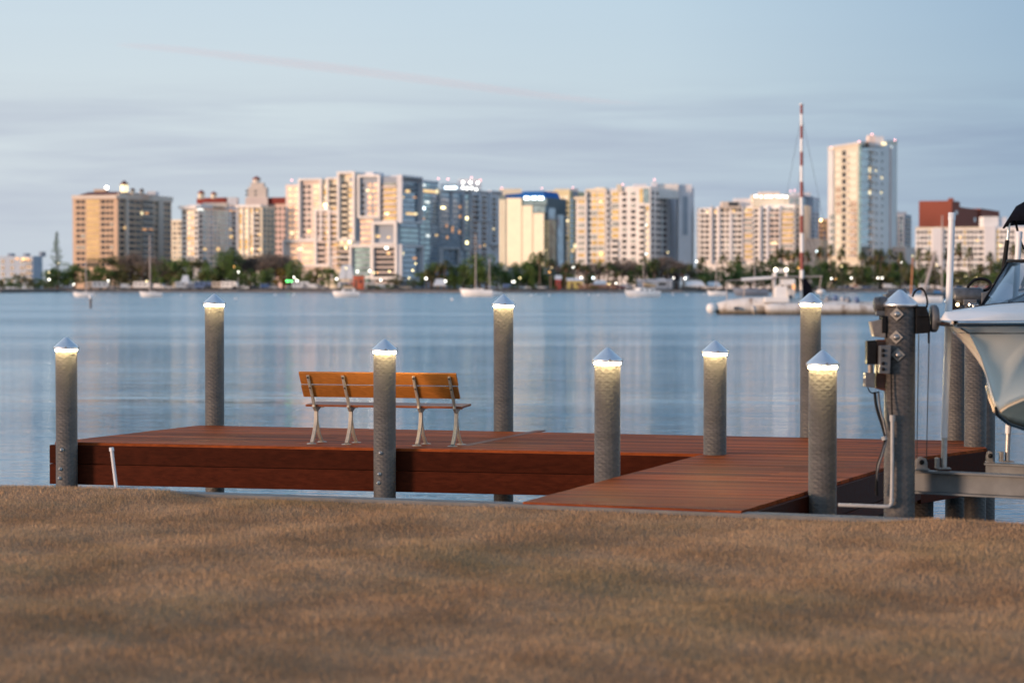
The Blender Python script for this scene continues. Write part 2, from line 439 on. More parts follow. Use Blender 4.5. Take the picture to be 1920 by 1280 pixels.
# ------------------------------------------------------------------ piles
m_pile, nt, b = newmat('wrapped_pile')
tcn = nd(nt, 'ShaderNodeTexCoord').outputs['Object']
sp = nd(nt, 'ShaderNodeSeparateXYZ'); nt.links.new(tcn, sp.inputs[0])
th = mth(nt, 'ARCTAN2', sp.outputs[1], sp.outputs[0])
def helix(kz, ka, ph=0):
    return mth(nt, 'SINE', mth(nt, 'ADD', mth(nt, 'ADD', mth(nt, 'MULTIPLY', sp.outputs[2], kz), mth(nt, 'MULTIPLY', th, ka)), ph))
wob = noise(nt, tcn, 3, 2); w1 = mth(nt, 'MULTIPLY', wob, 2.5)
hx = mth(nt, 'SINE', mth(nt, 'ADD', mth(nt, 'ADD', mth(nt, 'MULTIPLY', sp.outputs[2], 120), mth(nt, 'MULTIPLY', th, 10)), w1))
hy = mth(nt, 'SINE', mth(nt, 'ADD', mth(nt, 'SUBTRACT', mth(nt, 'MULTIPLY', sp.outputs[2], 112), mth(nt, 'MULTIPLY', th, 11)), w1))
hz = helix(150, 2)
fine = noise(nt, mapping(nt, tcn, (4, 4, 40)), 1.0, 3)
hh = mth(nt, 'ADD', mth(nt, 'ADD', mth(nt, 'MAXIMUM', hx, hy), mth(nt, 'MULTIPLY', hz, .35)), fine)
nt.links.new(bump(nt, hh, .7, .0022), b.inputs['Normal'])
pc = noise(nt, mapping(nt, tcn, (3, 3, 12)), 1.0, 4, .6)
c = ramp(nt, pc, [(.3, (.054, .047, .042)), (.7, (.084, .074, .067))])
wet = ramp(nt, mth(nt, 'ADD', mth(nt, 'MULTIPLY', sp.outputs[2], .5), 1.0), [(.50, (.25, .24, .2)), (.56, (1, 1, 1))])  # dark growth at the waterline
c = mixc(nt, 1.0, c, wet, 'MULTIPLY')
nt.links.new(c, b.inputs['Base Color']); b.inputs['Roughness'].default_value = .6
m_alu = mat('spun_aluminium', (.74, .735, .74), .36, .9, 30, .06, stretch=(1, 1, 6))
m_led = emit('warm_led', (1, .76, .38), 400)
m_bolt = mat('galvanised_steel', (.42, .40, .38), .45, .8, 25, .2)
PR = .124
def pile(name, label, xy, top, r=PR, lamp=True, bolts=None, group='capped piles along the dock', cat='piling', low=-2.2):
    root = empty(name, (xy[0], xy[1], WATER), label, cat, group)
    mb = MB(); t = top - WATER
    mb.lathe([(0, low), (r, low), (r, t), (0, t)], n=40); 
    o = mb.build('shaft', m_pile, root); o.location = (0, 0, 0)
    for p in o.data.polygons: p.use_smooth = len(p.vertices) == 4 and abs(p.normal.z) < .5
    # own texture space starts at the deck so that the wrap differs from pile to pile
    h = .102 * r / PR; R_ = r * 1.155
    prof = [(r * 1.02, t - .012), (R_, t - .012), (R_ + .002, t + .002), (R_, t + .014)]
    prof += [(lerp(R_ - .004, .022, k / 8), t + .017 + h * (k / 8) * (1 - .0 * k)) for k in range(9)] + [(.012, t + h + .022), (0, t + h + .024)]
    cp = MB().lathe(prof, n=40).build('cap', m_alu, root)
    if lamp:
        MB().lathe([(r * 1.004, t - .013), (r * 1.003, t - .034), (r * 1.014, t - .034), (r * 1.014, t - .013)], n=32).build('light_ring', m_led, root)
        mb = MB(); mb.box((R_ * .96, 0, t + .004), (.02, .02, .03)); mb.box((-R_ * .96, 0, t + .004), (.02, .02, .03)); mb.box((.02, -R_ * .98, t + .004), (.02, .014, .03))
        mb.build('cap_clip', m_bolt, root)
    if bolts:
        for (u, v) in bolts:
            dr = ray(u, v); dr.normalize(); oc = Vector((0 - xy[0], 0 - xy[1], 0))
            a_ = dr.x ** 2 + dr.y ** 2; b_ = dr.x * oc.x + dr.y * oc.y; cc = oc.x ** 2 + oc.y ** 2 - r * r
            disc = b_ * b_ - a_ * cc
            if disc < 0: continue
            tt = (-b_ - math.sqrt(disc)) / a_
            pt = Vector((0, 0, CAMZ)) + dr * tt; nn = Vector((pt.x - xy[0], pt.y - xy[1], 0)).normalized()
            MB().lathe([(0, .030), (.010, .028), (.017, .018), (.020, .006), (.024, .004), (.024, 0)], pt - Vector((xy[0], xy[1], WATER)), 12, axis=nn).build('bolt', m_bolt, root)
    return root
def pile_at(u, v, off, Ytop_v, **k):                  # foot of the pile beside a deck edge point
    p = P(u, v) + off; Yc = p.y
    return (p.x, p.y), PY(u, Ytop_v, Yc).z
bk = PR + .055
plist = [
 (124, 828.6, nrm * bk, 652, 'lit pile at the near left corner of the dock, beside the white stake', [(116, 843), (113.5, 879), (112.5, 896)]),
 (402, 797.6, -nrm * bk, 569, 'tall lit pile on the far edge of the dock behind its left end', None),
 (721, 836.9, nrm * bk, 656.5, 'lit pile with three bolts standing in front of the bench', [(713.5, 849), (711.5, 888.5), (710, 905)]),
 (944, 807.6, -nrm * bk, 571, 'tall lit pile on the far edge of the dock right of the bench', None),
 (1139, 897, None, 676, 'lit pile on the left edge of the walkway, nearer to the lawn', None),
 (1341, 855, None, 660, 'lit pile at the inner corner where walkway and dock meet', None),
 (1520, 820, -nrm * bk, 568, 'tall lit pile on the far edge of the dock behind the walkway', None),
 (1543, 914, None, 683, 'lit pile on the right edge of the walkway left of the electrical boxes', None)]
wl = outn(WTL, WBL, wcen); wr = outn(WTR, WBR, wcen)
PILES = []
def edge_hit(A, B, u):                                # where the column u crosses a deck edge
    lo, hi = 0.0, 1.0
    fu = lambda t: 960 + F * lerp(A, B, t).x / lerp(A, B, t).y
    for _ in range(40):
        m_ = (lo + hi) / 2
        if (fu(m_) - u) * (fu(0) - u) > 0: lo = m_
        else: hi = m_
    return lerp(A, B, lo)
for u, v, off, tv, lab, bolts in plist:
    if off is not None and off.dot(nrm) > 0: p = edge_hit(FL, FR, u) + nrm * (PR + .047); p = Vector((p.y * (u - 960) / F, p.y, 0))
    elif off is None:
        if u < 1400: p = edge_hit(WTL, WBL, u + 26) + wl * bk if u < 1300 else P(1341, 851.5) + nrm * .02
        else: p = edge_hit(WTR, WBR, u - 30) + wr * bk
        p = Vector((p.y * (u - 960) / F, p.y, 0))
    else:
        p = P(u, v) + off; p = Vector((p.y * (u - 960) / F, p.y, 0))
    PILES.append(pile('lit_pile', lab, (p.x, p.y), PY(u, tv, p.y).z, bolts=bolts, group='capped piles with lights along the dock'))
# ------------------------------------------------------------------ bench (seen from behind)
m_slat = wood('varnished_teak', (.31, .115, .026), .4, (2, 45, 45), .3, .22)
m_seatw = wood('seat_teak', (.20, .065, .03), .4, (2, 45, 45), .2, .2)
m_iron = mat('grey_cast_aluminium', (.33, .30, .265), .5, .25, 40, .18, .002)
m_boltd = mat('dark_bolt', (.06, .05, .045), .5, .6)
feet = [P(582, 832), P(648, 833.2), P(714, 834.6), P(780, 835.8), P(846, 837)]
ex_ = (feet[4] - feet[0]).normalized(); ef = Vector((-ex_.y, ex_.x, 0))     # ef points away from the camera: the front of the bench
bench = empty('bench', feet[2], 'varnished wooden bench on grey metal legs facing the water', 'bench')
def B3(s, d, z): return ex_ * s + ef * d + Vector((0, 0, z))
half = (feet[4] - feet[0]).length / 2
sp_ = half / 2
# back: leans to the camera with height
def back_d(z): return lerp(.165, .045, (z - .46) / .37)
def curve(pts, n=6):
    out = []
    for i in range(len(pts) - 1):
        p0, p1, p2, p3 = [Vector(pts[max(0, min(len(pts) - 1, j))]) for j in (i - 1, i, i + 1, i + 2)]
        for k in range(n):
            t = k / n
            out.append(.5 * ((2 * p1) + (p2 - p0) * t + (2 * p0 - 5 * p1 + 4 * p2 - p3) * t * t + (3 * p1 - p0 - 3 * p2 + p3) * t ** 3))
    return out + [Vector(pts[-1])]
def flatbar(mb, pts, wx, th):                         # bar of width wx along the bench and thickness th in its side profile
    pts = curve(pts); rings = []
    for i, p in enumerate(pts):
        t = (pts[min(i + 1, len(pts) - 1)] - pts[max(i - 1, 0)]).normalized(); n = Vector((0, -t.z, t.y))
        hw = wx if not isinstance(wx, (list, tuple)) else lerp(wx[0], wx[1], i / (len(pts) - 1)); ht = th if not isinstance(th, (list, tuple)) else lerp(th[0], th[1], i / (len(pts) - 1))
        q = [p + Vector((sx * hw / 2, 0, 0)) + n * (sn * ht / 2) for sx, sn in ((-1, -1), (1, -1), (1, 1), (-1, 1))]
        rings.append([ex_ * a.x + ef * a.y + Vector((0, 0, a.z)) for a in q])
    mb.loft(rings, smooth=False, closed=True)
    mb.add(rings[0], [(3, 2, 1, 0)]); mb.add(rings[-1], [(0, 1, 2, 3)])
for k in range(5):
    s = (k - 2) * sp_
    leg = MB()
    flatbar(leg, [(s, .03, .012), (s, .10, .11), (s, .155, .22), (s, .175, .33), (s, .18, .405)], .040, .036)
    flatbar(leg, [(s, .36, .012), (s, .28, .09), (s, .215, .20), (s, .188, .30), (s, .18, .395)], .036, .026)
    leg.lathe([(0, .012), (.03, .012), (.055, .006), (.058, 0), (0, 0)], B3(s, .02, 0), 14)
    leg.lathe([(0, .012), (.03, .012), (.055, .006), (.058, 0), (0, 0)], B3(s, .37, 0), 14)
    poly = [(.10, .405), (.13, .375), (.20, .362), (.25, .385), (.30, .41), (.36, .415), (.365, .40), (.385, .40), (.39, .42), (.46, .425), (.46, .446), (.08, .446), (.075, .42)]
    leg.extrude([B3(s - .015, d, z) for d, z in poly], ex_ * .03)
    leg.build('leg', m_iron, bench, bevel=.004)
    ar = MB()
    flatbar(ar, [(s, .16, .39), (s, .110, .44), (s, .066, .52), (s, -.016, .645), (s, -.105, .79)], .032, [.034, .024])
    a_ = ar.build('backrest_arm', m_iron, bench, bevel=.004)
    for z in (.645, .765):
        MB().lathe([(0, .012), (.010, .010), (.012, 0)], B3(s, interp(z, [(.645, -.016), (.79, -.105)]) - .016, z), 10, axis=-ef).build('bolt', m_boltd, a_)
bx = half + .145
ts = Vector((0, 0, 0))
def slat(name, d0, z0, d1, z1, th, s0, s1, m, tint):
    a, b_ = B3(0, d0, z0), B3(0, d1, z1); t = (b_ - a).normalized(); n = t.cross(ex_).normalized()
    if n.dot(ef) < 0: n = -n
    mb = MB(); pts = []
    for s in (s0, s1):
        pts.append([ex_ * s + a, ex_ * s + b_, ex_ * s + b_ + n * th, ex_ * s + a + n * th])
    mb.add(pts[0] + pts[1], [(0, 1, 2, 3), (7, 6, 5, 4), (0, 4, 5, 1), (1, 5, 6, 2), (2, 6, 7, 3), (3, 7, 4, 0)], 0, False, tint)
    return mb.build(name, m, bench, bevel=.005)
# two wide back boards
slat('backrest_board', .072, .535, -.016, .668, .028, -bx + .029, bx - .071, m_slat, .92)
slat('backrest_board', -.028, .686, -.114, .822, .028, -bx + .035, bx - .062, m_slat, 1.1)
for i in range(4):
    d = .115 + i * .097
    slat('seat_slat', d, .448 + .004 * i, d + .09, .452 + .004 * i, .026, -bx + .035, bx - .065, m_seatw, random.uniform(.9, 1.1))
# ------------------------------------------------------------------ white stake on the lawn edge
m_pvc = mat('white_pvc', (.62, .62, .64), .4, 0, 12, .06)
b0, b1 = PZ(218, 914, CAPZ), None
b1 = PY(209, 840, b0.y); stk = empty('leaning_stake', b0, 'thin white plastic stake leaning on the lawn edge by the dock', 'stake')
d_ = (b1 - b0)
MB().tube([d_ * -.2, d_], .0155, 14).build('stake_pipe', m_pvc, stk)
MB().tube([d_ * .93, d_ * 1.012, d_ * 1.02], [.021, .021, .016], 14).build('stake_cap', m_pvc, stk)
# ------------------------------------------------------------------ boat lift: piles
LY = 20.0
lx = PY(1687, 700, LY).x; lift_top = PY(1688, 572, LY).z
lp = pile('lift_pile', 'thick unlit lift pile carrying electrical boxes, right of the walkway', (lx, LY), lift_top, r=.127, lamp=False, group='boat lift piles', cat='piling')
m_plate = mat('plate_steel', (.24, .225, .21), .6, .4, 30, .2)
for (u, v) in ((1682, 589), (1681, 632), (1684, 665)):
    p = PY(u, v, LY - .125); a = math.asin((p.x - lx) / .127) if abs(p.x - lx) < .12 else -.3
    n = Vector((math.sin(a), -math.cos(a), 0)); side_ = Vector((math.cos(a), math.sin(a), 0)); c = Vector((lx, LY, 0)) + n * .13; c.z = p.z
    mb = MB(); q = .058; zz_ = Vector((0, 0, 1))
    mb.extrude([x - Vector((lx, LY, 0)) for x in (c + side_ * q, c + zz_ * q, c - side_ * q, c - zz_ * q)], n * .008)
    pl_ = mb.build('mount_plate', m_plate, lp, bevel=.003)
    MB().lathe([(0, .032), (.012, .030), (.018, .02), (.022, .006), (.028, .004), (.028, 0)], c + n * .008 - Vector((lx, LY, 0)), 14, axis=n).build('bolt', m_bolt, pl_)
def far_pile(u, vtop, Y, lab, r=PR):
    return pile('lift_pile', lab, (PY(u, 700, Y).x, Y), PY(u, vtop, Y).z, r=r, lamp=False, group='boat lift piles', cat='piling')
pR = P(1793, 826)
f1 = far_pile(1793, 566, pR.y + .20, 'pile behind the dock end, left of the pair beside the boat bow')
f2 = far_pile(1829, 566, P(1829, 838).y + .1, 'pale pile rising through the dock corner close to the boat bow')
f3 = far_pile(1846, 570, P(1829, 838).y + .75, 'dark pile half hidden behind the pale pile by the boat')
far_pile(1731, 905, 26.6, 'short pile under the deck behind the near steel beam', .118)
far_pile(1640, 900, 25.5, 'short pile under the walkway behind the electrical conduit', .10)
# ------------------------------------------------------------------ lift machinery
m_blk = mat('black_plastic', (.008, .008, .009), .6, 0, 20, .3, spec=.15)
m_gry = mat('grey_enclosure', (.10, .105, .115), .55, .2, 18, .2)
m_mot = mat('weathered_motor_grey', (.10, .10, .105), .4, .5, 14, .3, .002)
m_tan = mat('aluminium_bracket', (.22, .19, .17), .5, .5, 16, .2)
m_brd = mat('brown_backboard', (.10, .035, .018), .6, 0, 30, .3)
m_galv = mat('galvanised_beam', (.125, .13, .135), .55, .4, 5, .22, .002)
m_pipe = mat('grey_conduit', (.34, .335, .33), .45, 0, 20, .12)
m_cable = mat('steel_cable', (.05, .048, .046), .5, .7)
def L(u, v, Y=LY): return PY(u, v, Y)
mot = empty('lift_motor', L(1688, 590), 'black and grey lift motor with a round pulley cover on the near lift pile', 'motor')
o0 = L(1688, 590)
def rel(u, v, dy=0): return PY(u, v, LY + dy) - o0
def pxm(px, Y=LY): return px * Y / F
def cyl(mb, a, b_, prof, n=20):
    a = Vector(a); b_ = Vector(b_); ln = (b_ - a).length
    return mb.lathe([(r, t * ln) for r, t in prof], a, n, axis=(b_ - a))
mb = MB(); cyl(mb, rel(1662, 570, .03), rel(1638, 571, .03), [(0, 0), (.062, 0), (.066, .1), (.066, .55), (.058, .6), (.060, .92), (.045, 1), (0, 1)])
for k in range(4): cyl(mb, rel(1652 - k * 3, 571, .03), rel(1651.3 - k * 3, 571, .03), [(.066, 0), (.071, .2), (.071, .8), (.066, 1)])
mb.box(rel(1650, 587, .03), (.07, .09, .04)); mb.build('motor_body', m_mot, mot, bevel=.004)
mb = MB(); mb.extrude([rel(1633, 603, -.07), rel(1660, 598, -.07), rel(1661, 633, -.07), rel(1639, 631, -.07)], (0, .15, 0)); mb.build('bracket_box', m_tan, mot, bevel=.004)
mb = MB(); mb.extrude([rel(1654, 592, -.08), rel(1662, 592, -.08), rel(1662, 624, -.08), rel(1654, 624, -.08)], (0, .17, 0)); mb.build('bracket_plate', m_blk, mot, bevel=.003)
mb = MB(); mb.extrude([rel(1717, 574, -.09), rel(1737, 574, -.09), rel(1743, 592, -.09), rel(1745, 624, -.09), rel(1717, 626, -.09)], (0, .2, 0))
mb.box(rel(1731, 592, -.1), (.10, .02, .02)); mb.box(rel(1739, 598, -.1), (.02, .02, .015)); mb.build('gear_housing', m_blk, mot, bevel=.008)
mb = MB(); cyl(mb, rel(1745, 597, .0), rel(1759, 597, .0), [(0, 0), (.108, 0), (.114, .15), (.114, .72), (.095, .95), (.06, 1), (0, 1)], 28); mb.build('pulley_cover', m_gry, mot)
mb = MB(); mb.box(rel(1676, 556, .17), (.16, .14, .05)); cyl(mb, rel(1664, 555, .17), rel(1700, 552, .17), [(0, 0), (.05, .02), (.05, .98), (0, 1)]); mb.build('drive_shaft_cover', m_mot, mot, bevel=.006)
MB().tube(curve([rel(1711, 556, .08), rel(1716, 546, .06), rel(1726, 541, .02), rel(1734, 547, 0), rel(1738.5, 563, -.02), rel(1737, 576, -.03), rel(1728, 581, -.04)], 8), .0085, 8).build('power_cable', m_blk, mot)
MB().tube([rel(1741.5, 624), rel(1741.5, 643)], .009, 8).build('cable_guide', m_blk, mot)
cb = empty('lift_cable', L(1721, 700, 20.3), 'pair of thin steel lift cables hanging from the motor to the beam', 'cable')
c0 = L(1721, 700, 20.3)
for a, b_ in (((1722.5, 626), (1719, 866)), ((1742, 640), (1737, 866))):
    MB().tube([PY(*a, 20.1) - c0, PY(*b_, 20.3) - c0], .0042, 6).build('cable_strand', m_cable, cb)
# electrical boxes on the pile
eb = empty('electrical_panel', L(1650, 690), 'electrical boxes with round sockets on a brown board fixed to the lift pile', 'electrical panel')
o0 = L(1650, 690)
mb = MB(); mb.extrude([rel(1644, 637, -.03), rel(1662, 637, -.03), rel(1666, 735, -.03), rel(1642, 728, -.03)], (0, .10, 0)); mb.build('backboard', m_brd, eb, bevel=.003)
mb = MB(); mb.extrude([rel(1626, 639, -.09), rel(1643.5, 638, -.09), rel(1643.5, 684, -.09), rel(1626, 683, -.09)], (0, .12, 0)); mb.build('control_box', m_blk, eb, bevel=.006)
mb = MB(); mb.extrude([rel(1650, 648, -.18), rel(1671.5, 647, -.18), rel(1669, 701, -.18), rel(1649, 700, -.18)], (0, .10, 0)); ob = mb.build('outlet_box', m_gry, eb, bevel=.006)
for v in (657, 666, 681, 692): MB().lathe([(0, .012), (.012, .012), (.015, 0)], rel(1656, v, -.181), 14, axis=(0, -1, 0)).build('socket', m_blk, ob)
mb = MB(); mb.extrude([rel(1623, 698, -.1), rel(1642, 700, -.1), rel(1641, 727, -.1), rel(1622, 725, -.1)], (0, .13, 0)); cyl(mb, rel(1622, 713, -.04), rel(1618, 713, -.04), [(0, 0), (.022, 0), (.022, .8), (0, 1)]); mb.build('junction_box', m_gry, eb, bevel=.005)
mb = MB(); mb.tube([rel(1632, 684, -.05), rel(1632, 699, -.05)], .022, 12); mb.build('box_coupling', m_tan, eb)
MB().tube(curve([rel(1627, 726, -.06), rel(1631, 734, -.06), rel(1638, 737, -.07), rel(1648, 734, -.06)], 6), .005, 8).build('loop_wire', m_blk, eb)
ho = empty('cable_hose', L(1650, 830), 'two black hoses running down the lift pile from the electrical boxes', 'hose'); o0 = L(1650, 830)
mb = MB(); mb.tube(curve([rel(1640, 735, -.05), rel(1644, 765, -.08), rel(1655, 800, -.12), rel(1659.5, 822, -.15), rel(1655, 845, -.16), rel(1646, 872, -.16), rel(1643.5, 905, -.15), rel(1644.5, 928, -.12)], 8), .0125, 10); mb.build('left_hose', m_blk, ho).name = 'hose_run'
mb = MB(); mb.tube(curve([rel(1647, 735, -.05), rel(1650, 765, -.09), rel(1658, 797, -.13), rel(1661.5, 822, -.15), rel(1655, 850, -.18), rel(1647, 875, -.18), rel(1644, 905, -.15), rel(1643, 925, -.12)], 8), .009, 10); mb.build('hose_run', m_mot, ho)
mb = MB(); mb.tube([rel(1657, 818, -.15), rel(1659, 824, -.15)], .024, 12); mb.build('hose_clip', m_pipe, ho)
cd = empty('conduit_pipe', L(1672, 860), 'light grey conduit pipe bent along the foot of the lift pile', 'pipe'); o0 = L(1672, 860)
mb = MB(); mb.tube([rel(1673, 785, -.16), rel(1673, 860, -.16)] + curve([rel(1672, 935, -.16), rel(1671.5, 943, -.16), rel(1667, 948.5, -.16), rel(1660, 949, -.16)], 5) + [rel(1600, 947, -.1), rel(1572, 946, -.05)], .0155, 12); mb.build('conduit_run', m_pipe, cd)
mb = MB(); mb.tube([rel(1673, 778, -.16), rel(1673, 789, -.16)], .023, 12); mb.tube([rel(1671.8, 934, -.16), rel(1671.8, 940, -.16)], .02, 12); mb.build('conduit_collar', m_pipe, cd)
MB().tube(curve([rel(1671, 700, -.13), rel(1671.5, 740, -.135), rel(1672.5, 779, -.16)], 5), .007, 8).build('feed_wire', m_blk, cd)
# steel cradle beams
def ibeam(name, label, A, B, h, wdt):
    root = empty(name, A, label, 'beam', 'steel beams of the boat lift'); t = (B - A); ln = t.length; t.normalize(); n = Vector((-t.y, t.x, 0)).normalized()
    mb = MB(); ax = (t, n, Vector((0, 0, 1)))
    c = t * (ln / 2)
    mb.box(c + Vector((0, 0, -.009)), (ln, wdt, .018), ax=ax); mb.box(c + Vector((0, 0, -h + .009)), (ln, wdt, .018), ax=ax)
    mb.box(c + Vector((0, 0, -h / 2)), (ln - .002, .014, h - .036), ax=ax)
    mb.build('beam_body', m_galv, root, bevel=.003); return root, t, n
A1 = PY(1713, 880.5, 20.35); B1 = PY(1922, 887.5, 19.95); B1.z = A1.z - .012; B1 = A1 + (B1 - A1) * 3.2
bm, bt, bn = ibeam('lift_beam', 'near grey steel beam reaching right from the lift pile', A1, B1, .195, .13)
A2 = PY(1848, 867, 21.9); B2 = A2 + bt * 3.0
bm2, _, _ = ibeam('lift_beam', 'far dark steel beam behind the near one, below the boat', A2, B2, .14, .12)
def pulley_block(u0, u1, v0, v1, Y, lab, par, A):
    c = PY((u0 + u1) / 2, v1, Y); w2 = pxm(u1 - u0, Y) / 2; hh = pxm(v1 - v0, Y)
    pr = [Vector((-w2, 0, 0)), Vector((w2, 0, 0)), Vector((w2, 0, hh * .55)), Vector((w2 * .7, 0, hh * .9)), Vector((0, 0, hh)), Vector((-w2 * .7, 0, hh * .9)), Vector((-w2, 0, hh * .55))]
    mb = MB(); mb.extrude([c - A + q + Vector((0, -.035, 0)) for q in pr], (0, .012, 0)); mb.extrude([c - A + q + Vector((0, .03, 0)) for q in pr], (0, .012, 0))
    mb.box(c - A + Vector((0, 0, .006)), (w2 * 2.5, .12, .012)); k_ = mb.build('pulley_bracket', m_plate, par, bevel=.003)
    MB().lathe([(0, .02), (.018, .02), (.022, 0)], c - A + Vector((0, -.036, hh * .6)), 14, axis=(0, -1, 0)).build('pulley_pin', m_blk, k_)
pulley_block(1716, 1738, 856, 880, 20.3, '', bm, A1)
pulley_block(1850, 1861, 845, 867, 21.9, '', bm2, A2)
# guide poles
def guide(lab, top, mid, bot, Y, r):
    a, b_, c = PY(*top, Y), PY(*mid, Y), PY(*bot, Y); root = empty('guide_pole', c, lab, 'pole', 'white guide poles of the boat lift')
    MB().tube([b_ - c, a - c + Vector((0, 0, -.12)) * 0], r, 20).build('pole_sleeve', m_pvc, root)
    t = (a - b_).normalized()
    MB().tube([a - c - t * .05, a - c + t * .012, a - c + t * .016], [r * 1.12, r * 1.12, r * .9], 20).build('pole_cap', m_pvc, root)
    mb = MB(); mb.tube([Vector((0, 0, .01)), b_ - c + t * .1], r * .86, 20); mb.build('pole_post', m_bolt, root)
    mb = MB(); mb.box((0, 0, .006), (.11, .10, .012)); mb.box((-.055, 0, .05), (.03, .08, .09)); mb.build('pole_bracket', m_plate, root, bevel=.003)
guide('near tall white guide pole left of the boat bow', (1785, 402), (1770.5, 820), (1769.5, 879), 20.3, .0285)
guide('far white guide pole behind the boat windshield', (1911, 437), (1890, 812), (1888.5, 866), 21.9, .0265)
# far lift motor on the pile behind the bow
fy = P(1829, 838).y + .1; o0 = PY(1815, 560, fy)
fm = empty('lift_motor', o0, 'grey lift motor with a looped cable on the pile behind the boat bow', 'motor')
def relf(u, v, dy=0): return PY(u, v, fy + dy) - o0
mb = MB(); cyl(mb, relf(1786, 556, -.3), relf(1842, 556, -.3), [(0, 0), (.085, 0), (.10, .06), (.10, .9), (.085, 1), (0, 1)]); mb.build('motor_body', m_mot, fm)
mb = MB(); mb.extrude([relf(1807, 561, -.42), relf(1832, 561, -.42), relf(1832, 572, -.42), relf(1807, 572, -.42)], (0, .06, 0)); mb.build('louvred_cover', m_gry, fm, bevel=.006)
mb = MB(); mb.extrude([relf(1786, 560, -.38), relf(1800, 560, -.38), relf(1798, 578, -.38), relf(1786, 580, -.38)], (0, .2, 0)); mb.build('gear_housing', m_blk, fm, bevel=.006)
mb = MB(); mb.extrude([relf(1840, 548, -.4), relf(1858, 546, -.4), relf(1856, 575, -.4), relf(1840, 575, -.4)], (0, .25, 0)); mb.build('end_cover', m_gry, fm, bevel=.01)
MB().lathe([(0, .02), (.018, .014), (.022, 0)], relf(1795.5, 571, -.39), 12, axis=(0, -1, 0)).build('indicator_lamp', emit('lift_indicator', (1, .75, .4), 5), fm)
MB().tube(curve([relf(1813, 547, -.3), relf(1817, 534, -.3), relf(1830, 524, -.3), relf(1848, 524, -.3), relf(1857, 532, -.3), relf(1852, 542, -.3), relf(1838, 546, -.3)], 8), .017, 8).build('power_cable', m_blk, fm)
# ------------------------------------------------------------------ boat on the lift
m_hull = mat('pale_gelcoat', (.84, .85, .77), .16, 0, None, coat=.5)
m_white = mat('white_gelcoat', (.80, .75, .71), .45, 0, 9, .03, spec=.3)
m_bot = mat('tan_bottom_paint', (.72, .56, .38), .5, 0, 6, .1)
m_keel = mat('black_keel_guard', (.012, .014, .016), .3)
m_chr = mat('polished_steel', (.6, .57, .54), .16, 1)
m_can = mat('navy_black_canvas', (.004, .005, .010), .9, 0, 30, .3, spec=.08)
m_gls = bpy.data.materials.new('tinted_windshield'); m_gls.use_nodes = True; nt = m_gls.node_tree; nt.nodes.remove(nt.nodes['Principled BSDF'])
tr_ = nt.nodes.new('ShaderNodeBsdfTransparent'); tr_.inputs[0].default_value = (.62, .70, .76, 1); gl_ = nt.nodes.new('ShaderNodeBsdfGlossy'); gl_.inputs['Color'].default_value = (.85, .92, 1, 1); gl_.inputs['Roughness'].default_value = .04
mx_ = nt.nodes.new('ShaderNodeMixShader'); fr_ = nd(nt, 'ShaderNodeFresnel', IOR=2.0); nt.links.new(fr_.outputs[0], mx_.inputs[0]); nt.links.new(tr_.outputs[0], mx_.inputs[1]); nt.links.new(gl_.outputs[0], mx_.inputs[2]); nt.links.new(mx_.outputs[0], nt.nodes['Material Output'].inputs[0])
BY = 19.4; tip = PY(1790, 606, BY)
boat = empty('motor_boat', tip, 'pale white motor boat with a black canopy raised on the lift at the right', 'boat')
hd = Vector((-.62, -.785, 0)).normalized(); pt_ = Vector((-hd.y, hd.x, 0)); pt_ = Vector((.785, -.62, 0)).normalized()   # port side: towards the right of the frame
def BP(s, b_, z): return -hd * s + pt_ * b_ + Vector((0, 0, z))
cl_ = [(0, -.03), (.12, -.045), (.25, -.09), (.45, -.28), (.60, -.50), (.70, -.66), (.745, -.755), (.95, -.84), (1.3, -.91), (2.2, -.97), (6.4, -.97)]
rb = [(0, .02), (.05, .09), (.12, .16), (.25, .26), (.5, .40), (.74, .53), (1.1, .70), (1.6, .88), (2.4, 1.05), (3.5, 1.17), (6.4, 1.17)]
cb_ = [(.72, .0), (.78, .05), (.95, .18), (1.3, .38), (2.2, .66), (3.5, .86), (6.4, .9)]
cz_ = [(.745, -.745), (.8, -.70), (.95, -.625), (1.3, -.56), (2.2, -.56), (3.5, -.62), (6.4, -.68)]
SS = [0, .03, .07, .12, .18, .25, .35, .45, .52, .60, .66, .70, .745, .80, .9, 1.05, 1.3, 1.6, 2.0, 2.6, 3.5, 5, 6.4]
NT = 12
def sect(s, t):                                       # t 0 at the rail, 1 at the chine
    z_rail = 0.0; r_ = interp(s, rb)
    if s < .745: bc, zc = 0.0, interp(s, cl_)
    else: bc, zc = interp(s, cb_), interp(s, cz_)
    p = lerp(2.3, 1.3, min(1, s / 3.0))
    return bc + (r_ - bc) * (1 - t) ** p, z_rail + zc * t
for sgn in (1,):
    mb = MB(); rings = []
    for s in SS:
        row = []
        for k in range(NT + 1):
            b_, z = sect(s, k / NT); row.append(BP(s, -b_, z))
        row2 = []
        for k in range(NT, -1, -1):
            b_, z = sect(s, k / NT); row2.append(BP(s, b_, z))
        rings.append(row + row2)
    mb.loft(rings)
    hull = mb.build('hull', m_hull, boat)
mb = MB(); rings = []
for s in [x for x in SS if x >= .745]:
    bc, zc, zk = interp(s, cb_), interp(s, cz_), interp(s, cl_)
    row = []
    for i in range(-6, 7):
        t = abs(i) / 6; z = lerp(zk, zc, t ** .8); row.append(BP(s, math.copysign(bc * t, i) if i else 0, z - .001))
    rings.append(row)
mb.loft(rings); mb.build('hull_bottom', m_bot, boat)
mb = MB(); pts = [BP(s, 0, interp(s, cl_) - .005) for s in (.715, .745, .85, .95, 1.1, 1.3, 1.7, 2.2, 4, 6.3)]
mb.tube(pts, [.008, .018, .018, .018, .018, .018, .018, .018, .018, .018], 10); mb.build('keel_guard', m_keel, boat)
